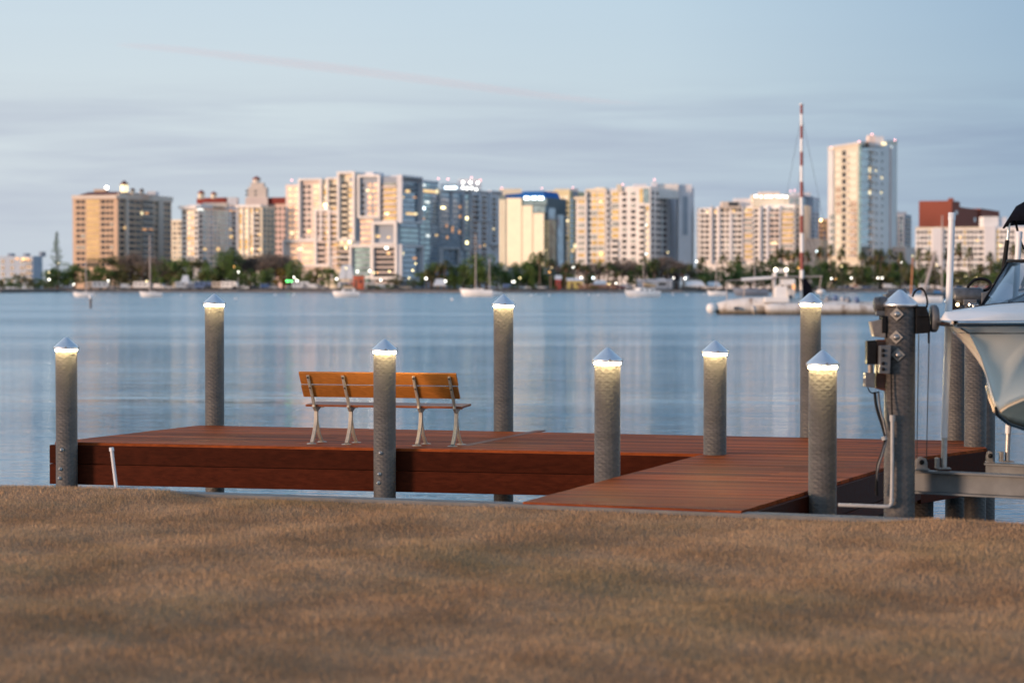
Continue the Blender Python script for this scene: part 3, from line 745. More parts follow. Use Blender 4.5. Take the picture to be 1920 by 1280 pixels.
# spray chine edge in black at the bow
for sg in (1, -1):
    mb = MB(); mb.tube([BP(s, sg * (interp(s, cb_) + .004), interp(s, cz_)) for s in (.75, .8, .9, 1.1, 1.3, 1.8, 2.6, 4, 6.3)], .012, 8); mb.build('chine_strip', m_bot, boat)
    mb = MB(); pts = []
    for s in (.10, .16, .25, .4, .6, .8, 1.1, 1.6, 2.4, 3.5, 6.3):
        zc = interp(s, cl_) if s < .745 else interp(s, cz_); t = min(1, .085 / -zc)
        b_, z = sect(s, t); pts.append(BP(s, sg * (b_ + .003), z))
    mb.tube(pts, .0045, 6); mb.build('pinstripe', m_keel, boat)
    mb = MB(); mb.tube([BP(s, sg * (interp(s, rb) + .006), .004) for s in SS], .017, 10); rr = mb.build('rub_rail', m_chr, boat)
    mb = MB(); mb.tube([BP(s, sg * (interp(s, rb) + .002), -.018) for s in SS], .009, 8); mb.build('rail_gasket', m_keel, rr)
def deckz(s, t): return .022 + min(1, s / .35) * .055 * min(1, (1 - abs(t)) / .12) + .085 * (1 - t * t) * min(1, s / 1.6)
mb = MB(); rings = []
for s in [x for x in SS if x <= 2.0] + [2.3, 2.6]:
    r_ = interp(s, rb); rings.append([BP(s, r_ * t, deckz(s, t)) for t in (-1, -.97, -.93, -.88, -.75, -.5, -.25, 0, .25, .5, .75, .88, .93, .97, 1)])
mb.loft(rings); mb.build('foredeck', m_white, boat)
mb = MB(); rings = []
for s in (2.6, 3.2, 4, 5, 6.4):
    r_ = interp(s, rb); rings.append([BP(s, r_, .02), BP(s, r_, .10), BP(s, r_ - .22, .10), BP(s, r_ - .24, -.35), BP(s, -r_ + .24, -.35), BP(s, -r_ + .22, .10), BP(s, -r_, .10), BP(s, -r_, .02)])
mb.loft(rings, smooth=False); mb.add(rings[0], [tuple(range(8))]); mb.add([BP(6.4, -1.17, .1), BP(6.4, 1.17, .1), BP(6.4, .9, -.72), BP(6.4, 0, -.97), BP(6.4, -.9, -.72)], [(0, 1, 2, 3, 4)]); mb.build('cockpit', m_white, boat)
# windshield: wraps round in front of the cockpit
wsb = [(2.75, -.88), (2.2, -.84), (1.86, -.74), (1.68, -.5), (1.6, 0), (1.68, .5), (1.86, .74), (2.2, .84), (2.75, .88)]
wst = [(2.95, -.80), (2.52, -.76), (2.26, -.67), (2.12, -.45), (2.06, 0), (2.12, .45), (2.26, .67), (2.52, .76), (2.95, .80)]
base = [BP(s, b_, deckz(min(s, 2.6), b_ / interp(s, rb)) - .004) for s, b_ in wsb]; topp = [BP(s, b_, .52) for s, b_ in wst]
mb = MB(); mb.loft([base, topp], smooth=True); ws = mb.build('windshield', m_gls, boat)
MB().tube(curve(topp, 4), .014, 8).build('windshield_frame', m_blk, ws)
MB().tube(curve(base, 4), .016, 8).build('windshield_seal', m_blk, ws)
mb = MB()
for i in (2, 4, 6): mb.tube([base[i], topp[i]], .010, 8)
mb.build('windshield_post', m_blk, ws)
mb = MB(); mb.tube([BP(1.70, -.38, .16), BP(1.95, -.16, .31), BP(2.0, -.08, .34)], [.012, .009, .006], 8); mb.tube([BP(1.82, -.35, .26), BP(1.99, .02, .34)], .008, 6); mb.build('wiper', m_blk, boat)
mb = MB(); rings = []
for s in (1.75, 1.9, 2.2, 2.5, 2.6):
    zz_ = interp(s, [(1.75, .15), (1.9, .23), (2.2, .27), (2.5, .27), (2.6, -.2)]); rings.append([BP(s, b_ * .62, zz_ - .1 * abs(b_) ** 3) for b_ in (-1, -.8, -.4, 0, .4, .8, 1)])
mb.loft(rings); mb.build('dashboard', m_white, boat)
for sg, s in ((-1, 1.3), (1, 1.3)):
    mb = MB(); b_ = .66 * interp(s, rb); z = deckz(s, .66); mb.tube([BP(s - .08, sg * b_, z + .025), BP(s + .08, sg * b_, z + .025)], .009, 8); mb.tube([BP(s, sg * b_, z), BP(s, sg * b_, z + .025)], .012, 8); mb.build('cleat', m_chr, boat)
# canopy
def top_pt(u, v, Y): return PY(u, v, Y) - tip
mb = MB(); rings = []
for s, edge, crown in ((2.84, .90, .0), (2.86, .92, .10), (2.94, .93, .20), (3.1, .94, .255), (3.6, .95, .28), (4.2, .96, .28), (4.9, .94, .24), (5.2, .92, .10)):
    rings.append([BP(s, a / 12 * 1.02, edge + crown * max(0, 1 - abs(a / 12) ** 4.5) ** .6 - (.07 if abs(a) == 12 else 0)) for a in range(-12, 13)])
mb.loft(rings); bim = mb.build('canopy', m_can, boat); so_ = bim.modifiers.new('solid', 'SOLIDIFY'); so_.thickness = .02
for sg in (-1, 1):
    mb = MB(); mb.tube([BP(2.92, sg * .99, .90), BP(2.84, sg * 1.03, .10)], .0125, 10); mb.build('canopy_pole', m_chr, boat)
    mb = MB(); mb.tube([BP(2.90, sg * 1.0, .72), BP(2.87, sg * 1.02, .45), BP(2.86, sg * 1.03, .36)], [.02, .026, .018], 8); mb.build('pole_cover', m_blk, boat)
    mb = MB(); mb.tube(curve([BP(3.0, sg * .97, .90), BP(3.08, sg * .96, .72), BP(3.28, sg * .97, .56)], 5), .012, 6); mb.build('canopy_strap', m_blk, boat)
    mb = MB(); mb.tube([BP(4.3, sg * .99, 1.0), BP(4.4, sg * 1.05, .1)], .0125, 10); mb.build('canopy_pole', m_chr, boat)
mb = MB(); mb.box(BP(6.75, 0, -.1), (.5, .45, .6), math.atan2(hd.y, hd.x)); mb.box(BP(6.75, 0, .35), (.55, .42, .4), math.atan2(hd.y, hd.x)); mb.box(BP(6.7, 0, -.8), (.2, .12, .9), math.atan2(hd.y, hd.x)); mb.build('outboard_engine', m_blk, boat, bevel=.06)
# bunks that carry the hull
for sg in (-1, 1):
    bs = empty('lift_bunk', tip + BP(4.5, sg * .5, -.86), 'carpeted bunk rail under the raised boat hull', 'bunk', 'bunks under the boat')
    MB().box((0, 0, 0), (3.4, .12, .09), math.atan2(hd.y, hd.x)).build('bunk_rail', m_blk, bs)
    for t in (-1.2, 1.4):
        MB().box(-hd * t + Vector((0, 0, -.4)), (.06, .06, .72), 0).build('bunk_post', m_galv, bs)
# ------------------------------------------------------------------ far shore
GZ = 1.4
m_land = mat('shore_ground', (.10, .085, .06), .95, 0, .05, .35)
m_beach = mat('shore_riprap', (.20, .155, .125), .95, 0, .6, .4)
SHY = [(-700, 900), (0, 905), (100, 1000), (560, 960), (900, 930), (1290, 960), (1400, 1010), (1920, 1010), (2700, 1000)]
def shore_y(u): return interp(u, SHY)
mb = MB(); mb.loft([[PY(u, 545, shore_y(u) + 6) * 1 for u, _ in SHY], [Vector((PY(u, 545, 1000).x * 5.5, 5000, 0)) for u, _ in SHY]], smooth=False)
mb.v = [(x, y, GZ) for x, y, z in mb.v]; tag(mb.build('land', m_land), 'flat ground of the far shore', None, None, 'structure')
mb = MB(); rings = [[], [], []]
for i in range(171):
    u = lerp(-700, 2700, i / 170); y = shore_y(u); x = PY(u, 545, y).x; j = random.uniform(-1.2, 1.2)
    rings[0].append((x, y + j, -.4)); rings[1].append((x, y + 3 + j * .5, .8 + random.uniform(-.15, .2))); rings[2].append((x, y + 8, GZ + .01))
mb.loft(rings, smooth=False); tag(mb.build('beach', m_beach), 'low brown rocky beach along the far shore', None, None, 'structure')

# unit boxes with one shared mesh per material
_cube = {}
def unit(m):
    if m.name not in _cube:
        _cube[m.name] = MB().box((0, 0, 0), (1, 1, 1)).mesh('unit_' + m.name, m)
    return _cube[m.name]
# ------------------------------------------------------------------ building materials
def wallm(n, c, amt=.07): return mat(n, c, .8, 0, .12, amt, spec=.25)
W_TAN = wallm('tan_stucco', (.66, .46, .32)); W_TANS = wallm('tan_trim', (.72, .61, .52))
W_CREAM = wallm('cream_stucco', (.82, .72, .56)); W_WHITE = wallm('white_stucco', (.85, .80, .76)); W_PINK = wallm('pink_stucco', (.72, .52, .46))
W_BLUSH = wallm('blush_stucco', (.78, .64, .57)); W_GREY = wallm('grey_stucco', (.70, .69, .72)); W_LGREY = wallm('light_grey_stucco', (.70, .69, .71))
W_BRICK = wallm('red_brick', (.30, .085, .055)); W_ROOF = wallm('red_roof', (.24, .05, .04), .2); W_DROOF = wallm('dark_red_roof', (.13, .04, .035), .2)
W_SLATE = wallm('slate_blue_wall', (.34, .38, .44)); W_BLUE = wallm('bright_blue_roof', (.015, .12, .40)); W_PALEB = wallm('pale_blue_stucco', (.42, .49, .58))
W_YEL = wallm('yellow_cream_stucco', (.72, .62, .38)); W_DGLASSW = wallm('dark_teal_cladding', (.10, .15, .18))
def glassm(n, c, rough=.06, metal=1.0, amt=.3):
    m, nt, b = newmat(n); b.inputs['Metallic'].default_value = metal; b.inputs['Roughness'].default_value = rough
    pos = nd(nt, 'ShaderNodeNewGeometry').outputs['Position']
    v = noise(nt, pos, .33, 2, .6)
    nt.links.new(ramp(nt, v, [(.3, tuple(x * (1 - amt) for x in c)), (.7, tuple(min(1, x * (1 + amt * .8)) for x in c))]), b.inputs['Base Color'])
    nt.links.new(bump(nt, noise(nt, pos, .12, 1), amt * .5, .5), b.inputs['Normal'])
    return m
G_DARK = glassm('dark_window_glass', (.040, .045, .054), .15, 0); G_WIN = glassm('window_glass', (.40, .41, .42)); G_BLUE = glassm('blue_glass', (.28, .38, .46)); G_TEAL = glassm('teal_glass', (.36, .50, .54))
G_GOLD = glassm('mirror_glass', (1, .87, .74), .06, amt=.03); G_AMB = glassm('bronze_mirror_glass', (.74, .53, .27), .10); G_PINK = glassm('pink_reflecting_glass', (.72, .52, .42), .15)
G_BRZ = glassm('bronze_panel_glass', (.66, .47, .28), .1, amt=.12); G_OLIVE = glassm('olive_glass', (.36, .34, .25), .1)
E_WARM = emit('lit_window_warm', (1, .62, .26), 1.05); E_YEL = emit('lit_window_yellow', (1, .80, .46), 1.35); E_WHT = emit('lit_window_white', (.95, .98, .9), 1.3); E_ORG = emit('lit_window_orange', (1, .46, .18), .8)
L_WHT = emit('lamp_white', (1, .95, .84), 8); L_YEL = emit('lamp_yellow', (1, .80, .38), 5.5); L_ORG = emit('lamp_orange', (1, .50, .14), 5); L_GRN = emit('lamp_green', (.16, 1, .26), 6); L_RED = emit('beacon_red', (1, .42, .42), 4); L_BLU = emit('lamp_cool_white', (.75, .92, 1), 7)
Zv = Vector((0, 0, 1))
class Bld:
    """a building whose plan is a left face (A-B) and a right face (B-C) seen from the camera"""
    def __init__(s, name, label, us, Ys, cat='building', ang=22):
        s.B = Vector((PY(us[1], 545, Ys[1]).x, Ys[1], GZ)); a_ = R(ang)
        def hit(u, d): k = (u - 960) / F; t = (k * s.B.y - s.B.x) / (d.x - k * d.y); q = s.B + d * t; return q
        s.A = hit(us[0], Vector((-math.cos(a_), math.sin(a_), 0))); s.C = hit(us[2], Vector((math.sin(a_), math.cos(a_), 0)))
        s.Yc = Ys[1]; s.root = empty(name, s.B, label, cat, None); s.cnt = {}; s.over = {}; s.rnd = random.Random(label)
    def face(s, i):
        a, b = (s.A, s.B) if i == 0 else (s.B, s.C)
        d = (b - a); d.z = 0; ln = d.length; d.normalize(); n = Vector((d.y, -d.x, 0)); return a, d, n, ln
    def on(s, i, u, off=0):                            # point of a face (moved out by off) that lies in image column u
        a, d, n, ln = s.face(i); a = a + n * off; k = (u - 960) / F
        # (a.x + d.x t) = k (a.y + d.y t)
        t = (k * a.y - a.x) / (d.x - k * d.y); return a + d * t
    def zat(s, p, v): return PY(960, v, p.y).z
    def mass(s, us, vtop, m=None, name='wall', off=0, i=None, depth=None, vref=None):
        """a full-height block: us three columns (both faces) or two columns on face i"""
        if i is None:
            A, B, C = s.A, s.B, s.C; D = A + (C - B)
            poly = [A, B, C, D]; ztop = s.zat(B, vtop)
        else:
            a = s.on(i, us[0], off); b = s.on(i, us[1], off); _, d, n, _ = s.face(i); dp = depth or 14
            poly = [a, b, b - n * dp, a - n * dp]; ztop = s.zat((a + b) / 2, vtop)
        mb = MB(); mb.prism([(p.x, p.y) for p in poly], GZ - .5 if vref is None else s.zat(poly[0], vref), ztop)
        o = mb.build(name, m, s.root, origin=s.B); o.location = (0, 0, 0); return o
    def put(s, i, u0, u1, v0, v1, m, name='window', o0=-.3, o1=.12):
        a = s.on(i, u0); b = s.on(i, u1); p = (a + b) / 2; zr = s.ref or p; z1, z0 = s.zat(zr, v0), s.zat(zr, v1); _, d, n, _ = s.face(i)
        wd, hh = (b - a).length, z1 - z0; c = p + n * ((o0 + o1) / 2); c.z = (z0 + z1) / 2
        k = s.cnt.get(name, 0) + 1; s.cnt[name] = k
        if k <= 100:
            o = bpy.data.objects.new(name, unit(m)); COL.objects.link(o); o.parent = s.root; o.location = c - s.B
            o.rotation_euler = (0, 0, math.atan2(d.y, d.x)); o.scale = (wd, o1 - o0, hh); return o
        s.over.setdefault((name, m.name), (MB(), m))[0].box(c - s.B, (wd, o1 - o0, hh), math.atan2(d.y, d.x))
    def frame(s, i, u0, u1, v0, v1, t, m, o1=1.6, name='frame'):
        a, b = s.on(i, u0), s.on(i, u1); _, d, n, _ = s.face(i); p = (a + b) / 2
        z1, z0 = s.zat(p, v0), s.zat(p, v1); mb = MB(); ang = math.atan2(d.y, d.x); L_ = (b - a).length; off = n * (o1 / 2 - .2)
        def bx(c0, c1, za, zb):
            mb.box(a + d * ((c0 + c1) / 2) + off - s.B + Zv * ((za + zb) / 2 - a.z + GZ - GZ) + Zv * 0, (c1 - c0, o1 + .4, zb - za), ang)
        T = t * s.Yc / F
        bx(0, L_, z1 - T, z1); bx(0, L_, z0, z0 + T); bx(0, T, z0 + T, z1 - T); bx(L_ - T, L_, z0 + T, z1 - T)
        return mb.build(name, m, s.root)
    def grid(s, i, cols, v0, dv, n, slope=0):
        """rows of openings: cols = (u0, u1, kind); slope = how much v grows over the face because of distance"""
        r = s.rnd; s.ref = s.on(i, sum(c[0] + c[1] for c in cols) / (2 * len(cols)))      # rows stay level along the wall
        for k in range(n):
            for u0, u1, kd in cols:
                v = v0 + k * dv
                if kd == 'w': s.put(i, u0, u1, v + dv * .22, v + dv * .78, r.choice([G_WIN, G_DARK, G_DARK, G_DARK, G_DARK]), 'window')
                elif kd == 'k': s.put(i, u0, u1, v + dv * .20, v + dv * .80, G_DARK, 'window')
                elif kd == 's': s.put(i, u0, u1, v + dv * .80, v + dv * 1.14, s.slab, 'balcony', -.3, 1.1)
                elif kd == 'a': s.put(i, u0, u1, v + dv * .12, v + dv * .85, G_AMB if r.random() < .8 else G_WIN, 'window')
                elif kd == 'p': s.put(i, u0, u1, v + dv * .12, v + dv * .82, G_PINK, 'window')
                elif kd == 'b':
                    s.put(i, u0, u1, v + dv * .08, v + dv * .60, G_DARK, 'window'); s.put(i, u0, u1, v + dv * .60, v + dv * 1.0, s.slab, 'balcony', -.3, 1.3)  # dark pane gives the balcony opening the shade of a recess
                elif kd == 'B':
                    s.put(i, u0, u1, v + dv * .08, v + dv * .60, G_AMB if r.random() < .75 else G_WIN, 'window'); s.put(i, u0, u1, v + dv * .62, v + dv * 1.0, s.slab, 'balcony', -.3, 1.3)
                elif kd == 't': s.put(i, u0, u1, v + dv * .06, v + dv * .80, G_TEAL, 'window')
                elif kd == 'g': s.put(i, u0, u1, v + dv * .06, v + dv * .78, G_BLUE, 'window')
                elif kd == 'd': s.put(i, u0, u1, v + dv * .06, v + dv * .72, G_DARK, 'window'); s.put(i, u0, u1, v + dv * .72, v + dv * .95, s.slab, 'balcony', -.3, 1.0)  # recess shade of the wide balcony opening is put in as dark glass
                elif kd == 'o': s.put(i, u0, u1, v + dv * .06, v + dv * .94, G_OLIVE, 'window')
                elif kd == 'y': s.put(i, u0, u1, v + dv * .12, v + dv * .85, r.choice([G_GOLD, G_AMB, G_GOLD]), 'window')
        s.ref = None
    slab = None; ref = None
    def lit(s, i, lst):
        for u, v, wd, h, m in lst: s.put(i, u - wd * .4, u + wd * .4, v - h * .4, v + h * .4, m, 'lit_window', -.2, .3)
    def beacon(s, lst, m=None, r=.36, name='beacon_light', pole=True, i=None):
        for u, v in lst:
            p = PY(u, v, s.Yc - .5 if i is None else s.on(i, u).y)
            mb = MB(); mb.lathe([(0, -r), (r * .7, -r * .7), (r, 0), (r * .7, r * .7), (0, r)], p - s.B, 8)
            o = mb.build(name, m or L_RED, s.root)
            if pole: MB().lathe([(.08, -r - 2.2), (.08, -r)], p - s.B, 5).build('beacon_pole', W_SLATE, o)
    def done(s):
        for (name, mn), (mb, m) in s.over.items():
            o = mb.build(name, m, s.root); o['kind'] = 'stuff'
        return s
def box_top(b, u0, u1, v0, v1, m, name, dy=8, dep=10):    # rooftop block standing back from the front
    y = b.Yc + dy; p0, p1 = PY(u0, v0, y), PY(u1, v1, y); mb = MB()
    mb.prism([(p0.x, y), (p1.x, y), (p1.x, y + dep), (p0.x, y + dep)], p1.z, p0.z); o = mb.build(name, m, b.root, origin=b.B); o.location = (0, 0, 0); return o
def hip(b, pts_uv, vtop, inset, m, name='roof'):         # hipped roof over the plan of the building
    A, B, C = b.A, b.B, b.C; D = A + (C - B); z0 = b.zat(B, pts_uv); z1 = b.zat(B, vtop); c = (A + B + C + D) / 4
    mb = MB(); lo = [p + (p - c).normalized() * 1.0 for p in (A, B, C, D)]; hi = [lerp(p, c, inset) for p in (A, B, C, D)]
    q = [Vector((p.x, p.y, z0)) for p in lo] + [Vector((p.x, p.y, z1)) for p in hi]; mb.hexa(q); o = mb.build(name, m, b.root, origin=b.B); o.location = (0, 0, 0); return o
def cupola(b, u, v0, v1, w_, m, mr, dy=6, lit=None, name='cupola', n=8):
    p1 = PY(u, v1, b.Yc + dy); z0 = PY(u, v0, b.Yc + dy).z; r = w_ / 2 * b.Yc / F; h = z0 - p1.z
    mb = MB(); mb.lathe([(r, 0), (r, h * .62), (0, h * .62)], p1 - b.B, n, 0, False); o = mb.build(name, lit or m, b.root)
    mb = MB(); mb.lathe([(r * 1.25, h * .60), (r * 1.25, h * .64), (r * .55, h * .86), (0, h)], p1 - b.B, n, 0, True); mb.build('cupola_roof', mr, o)

# --- pale blue block at the left edge
b = Bld('apartment_building', 'low pale blue apartment block at the far left beyond the shore bushes', (-60, 62, 80), (1130, 1100, 1112)); b.slab = W_PALEB
b.mass(None, 480, W_PALEB); b.grid(0, [(3, 9, 'k'), (20, 26, 'w'), (38, 46, 'w'), (48, 60, 'd')], 484, 12, 4)
box_top(b, 14, 20, 475, 481, W_SLATE, 'roof_unit'); box_top(b, 43, 49, 475, 481, W_SLATE, 'roof_unit'); box_top(b, 73, 78, 472, 481, W_SLATE, 'roof_unit')
b.lit(0, [(45, 485.5, 9, 5, E_WARM), (33, 485, 8, 3, E_ORG), (53, 486, 6, 4, E_ORG)]); b.done()
# --- tan condominium
b = Bld('condominium_tower', 'broad tan condominium tower with a dark red roof and lit rooftop cupola', (137, 221, 322), (1185, 1150, 1215), ang=18); b.slab = W_TANS
b.mass(None, 370, W_TAN); hip(b, 369, 358, .32, W_DROOF)
b.put(0, 137, 221, 366, 373, W_TANS, 'cornice', -.2, .9); b.put(1, 221, 322, 366, 376, W_TANS, 'cornice', -.2, .9)
b.grid(0, [(144, 151, 'w'), (153, 160, 'w'), (190, 198, 'k'), (200, 206, 'w'), (208, 213, 'w')], 373, 10.7, 12)
b.grid(1, [(225, 233, 'k'), (240, 253, 'k'), (255, 265, 'k'), (267, 288, 'd'), (291, 299, 'w'), (304, 311, 'k'), (313, 320, 'k')], 376, 10.7, 12)
for k in range(12): b.put(0, 163, 187, 374 + k * 10.7, 383 + k * 10.7, G_BRZ, 'window')
for u in (236.5, 297, 301.5): b.put(1, u - 1.6, u + 1.6, 374, 510, W_TANS, 'pilaster', -.2, 1.2)
cupola(b, 233, 338, 360, 14, W_CREAM, W_DROOF, 8, E_YEL); cupola(b, 249, 352, 364, 8, W_TANS, W_DROOF, 10); cupola(b, 266, 353, 364, 8, W_TANS, W_DROOF, 14); box_top(b, 276, 292, 359, 366, W_GREY, 'roof_unit', 20); box_top(b, 176, 198, 355, 362, W_TAN, 'roof_unit', 16)
b.beacon([(200, 352)], L_WHT, .8, 'roof_lamp'); b.lit(1, [(266, 400, 5, 6, E_YEL), (275, 400, 7, 4, E_ORG), (234, 427, 4, 5, E_WARM), (271, 430, 9, 4, E_ORG), (283, 430, 7, 3, E_ORG)]); b.done()
# --- small cream block
b = Bld('apartment_building', 'narrow cream block squeezed between the tan tower and the pale glass condominium', (320, 345, 360), (1420, 1400, 1410)); b.slab = W_CREAM
b.mass(None, 412, W_CREAM); b.grid(0, [(325, 331, 'w'), (334, 342, 'w')], 415, 9, 10); b.done()
# --- hotel with red roofs and stepped tower
b = Bld('hotel_building', 'pink hotel with red roofs, small turrets and a stepped central tower', (368, 500, 545), (1320, 1285, 1300)); b.slab = W_PINK
b.mass(None, 384, W_BLUSH); b.put(0, 372, 428, 371, 382, W_ROOF, 'roof', -8, 1.5)
b.mass((500, 545), 382, W_PINK, i=0, name='wing_wall'); b.put(0, 500, 545, 370.5, 381.5, W_ROOF, 'roof', -8, 1.2)
b.grid(0, [(516, 520, 'k'), (523.5, 528, 'k'), (532, 536, 'k')], 386, 11, 9)
box_top(b, 460, 502, 370, 390, W_BLUSH, 'tower_base', -4, 16); box_top(b, 465, 499, 351, 372, W_TANS, 'tower', -3, 13); box_top(b, 470, 494, 343, 352, W_TANS, 'tower', -2, 10)
cupola(b, 481, 330, 346, 14, W_TANS, W_ROOF, 2); cupola(b, 377.5, 356, 373, 12, W_CREAM, W_ROOF, 0); cupola(b, 401, 359, 372, 11, W_CREAM, W_ROOF, 0)
box_top(b, 426, 444, 370, 385, W_LGREY, 'roof_unit', -3)
for v in (357, 364): 
    for u in (471, 479, 487): b.put(0, u - 1.5, u + 1.5, v, v + 4, G_DARK, 'window', 3.3, 5)
b.done()
# --- pale condominium with teal glass stripes
b = Bld('condominium_building', 'pale condominium with white piers and teal glass stripes below the pink hotel', (341, 372, 447), (1180, 1165, 1195)); b.slab = W_WHITE
b.mass(None, 392, W_WHITE); b.put(0, 339, 372, 386, 392, W_WHITE, 'roof_slab', -6, 2); b.put(1, 372, 447, 386, 392, W_LGREY, 'roof_slab', -6, 1.5)
b.grid(0, [(343, 350, 'w'), (352, 358, 'y'), (360, 364, 'y'), (366, 371, 'w')], 394, 9.6, 11)
b.grid(1, [(374, 379, 'd'), (381, 386, 't'), (389, 391, 't'), (394, 399, 'g'), (402, 406, 't'), (409, 413, 't'), (416, 419, 't'), (422, 426, 't'), (429, 434, 'g'), (436, 441, 'd')], 394, 9.6, 11)
b.lit(1, [(376, 393, 12, 4, E_WHT), (433, 395, 4, 4, E_ORG), (432, 430, 4, 4, E_WARM), (433, 444, 6, 6, E_WARM), (384, 467, 6, 5, E_WARM), (409, 467, 6, 6, E_WARM)])
box_top(b, 380, 425, 380, 388, W_TANS, 'roof_unit', 10); b.done()
b = Bld('condominium_building', 'cream condominium with yellow reflecting windows in front of the stepped hotel tower', (446, 492, 516), (1180, 1160, 1172)); b.slab = W_WHITE
b.mass(None, 386, W_CREAM); b.put(0, 444, 492, 384, 389, W_WHITE, 'roof_slab', -5, 1.5)
b.grid(0, [(449, 455, 'y'), (459, 466, 'y'), (470, 475, 'y'), (478, 488, 'd')], 391, 9.6, 9); b.grid(1, [(494, 499, 't'), (502, 506, 't'), (509, 513, 't')], 391, 9.6, 9)
for u in (447.5, 457, 468, 476.5): b.put(0, u - .9, u + .9, 389, 480, W_WHITE, 'pilaster', -.2, .9)
b.lit(0, [(474, 467, 6, 6, E_YEL), (487, 467, 6, 6, E_WARM), (440 + 9, 467, 4, 4, E_WARM), (487, 440, 5, 3, E_WARM), (483, 395, 4, 3, E_WARM)]); b.done()
# --- the big framed condominium
b = Bld('condominium_tower', 'large modern condominium of white box frames with golden left and blue glass right side', (536, 748, 939), (1190, 1148, 1210)); b.slab = W_BLUSH
for us, vt, m, dp in (((536, 564), 346, W_BLUSH, 30), ((564, 606), 338, W_BLUSH, 30), ((606, 640), 336, W_CREAM, 30), ((640, 672), 325, W_CREAM, 30), ((672, 716), 331, W_BLUSH, 30), ((716, 748), 338, W_BLUSH, 24)):
    b.mass(us, vt, m, i=0, depth=dp)
for us, vt, m in (((748, 786), 333, W_SLATE), ((786, 822), 339, W_SLATE), ((822, 880), 357, W_SLATE), ((880, 939), 358, W_GREY)): b.mass(us, vt, m, i=1, depth=26)
b.put(0, 652, 697, 323, 329, W_GREY, 'roof_slab', -14, -2); b.put(0, 716, 742, 329, 337, W_GREY, 'roof_slab', -14, -3); b.put(0, 602, 620, 334, 340, W_GREY, 'roof_slab', -14, -3)
b.grid(0, [(541, 549, 'p'), (551, 561, 'p')], 350, 11.2, 9)
b.grid(0, [(568, 574, 'k'), (577, 583, 'w'), (588, 601, 'p')], 345, 10.6, 10)
b.slab = W_CREAM
b.grid(0, [(602, 618, 'y')], 345, 10.6, 10); b.grid(0, [(619, 632, 'b')], 346, 10.8, 4); b.grid(0, [(619, 637, 'y')], 388, 10.6, 6)
b.grid(0, [(642, 653, 'b'), (655, 662, 'y')], 340, 10.8, 10)
b.slab = W_BLUSH
b.grid(0, [(678, 684, 'k'), (690, 698, 'p'), (701, 709, 'p')], 342, 10.8, 6); b.grid(0, [(676, 700, 'p')], 410, 10.8, 5)
b.grid(0, [(714, 718, 'k'), (720, 744, 'B')], 342, 10.6, 7)
b.grid(0, [(596, 611, 'b'), (612, 634, 'B')], 392, 10.6, 10)
b.grid(0, [(545, 558, 'p'), (566, 590, 'p')], 456, 11, 4); b.grid(0, [(638, 655, 'd'), (612, 636, 'B')], 462, 10.5, 4)
b.grid(0, [(664, 696, 't'), (704, 742, 'd')], 464, 9.6, 7)
for fr in ((562, 606, 335, 451, 4, 1.6), (616, 641, 333, 398, 3.5, 1.8), (636, 669, 322, 452, 4.5, 2.4), (673, 715, 328, 409, 4, 1.6), (593, 622, 392, 500, 4.5, 2.0), (700, 747, 416, 461, 5, 2.2), (533, 597, 450, 500, 4, 1.6), (658, 702, 459, 522, 4.5, 2.0), (699, 748, 459, 524, 5, 2.2), (622, 660, 480, 524, 3, 1.4)):
    b.frame(0, *fr[:5], W_WHITE, fr[5])
b.slab = W_LGREY
b.grid(1, [(750, 783, 'g')], 342, 9.5, 9); b.grid(1, [(750, 784, 't')], 428, 9.5, 4); b.grid(1, [(751, 783, 'g')], 464, 9.8, 6)
b.grid(1, [(788, 806, 't'), (807, 821, 'g')], 343, 9.8, 17)
b.grid(1, [(824, 842, 'g'), (846, 858, 'g'), (861, 869, 'g'), (872, 880, 't')], 363, 9.8, 14); b.grid(1, [(883, 896, 'd'), (903, 912, 'd')], 366, 9.8, 13); b.grid(1, [(923, 930, 'd')], 370, 9.8, 10)
for fr in ((746, 786, 330, 419, 4, 2.2), (746, 788, 459, 528, 5, 2.0), (822, 846, 355, 421, 2.5, 1.2), (866, 882, 357, 468, 2.5, 1.2), (896, 916, 358, 415, 2.5, 1.2), (916, 938, 358, 460, 3, 1.4), (824, 858, 464, 500, 3, 1.6)):
    b.frame(1, *fr[:5], W_LGREY, fr[5])
b.lit(0, [(548, 437, 9, 7, E_YEL), (561, 435, 7, 6, E_YEL), (563, 446, 6, 5, E_YEL), (563, 467, 12, 5, E_YEL), (580, 434, 8, 6, E_WARM), (604, 403, 4, 7, E_YEL), (611, 384, 8, 5, L_YEL), (613, 391, 10, 6, E_WHT), (616, 435, 8, 6, E_YEL), (690, 357, 6, 5, E_YEL), (701, 358, 5, 4, E_WARM), (695, 371, 6, 4, E_WARM), (726, 401.5, 9, 4, L_YEL), (709, 443, 9, 5, E_WARM), (729, 445, 5, 4, E_WARM), (725, 464, 7, 5, L_WHT), (641, 454, 4, 4, E_YEL), (656, 454, 6, 4, L_YEL), (649, 465, 4, 7, E_YEL), (729, 475, 6, 5, E_WARM), (661, 433, 8, 4, E_ORG), (622, 463, 10, 6, E_ORG), (624, 475, 12, 4, E_ORG)])
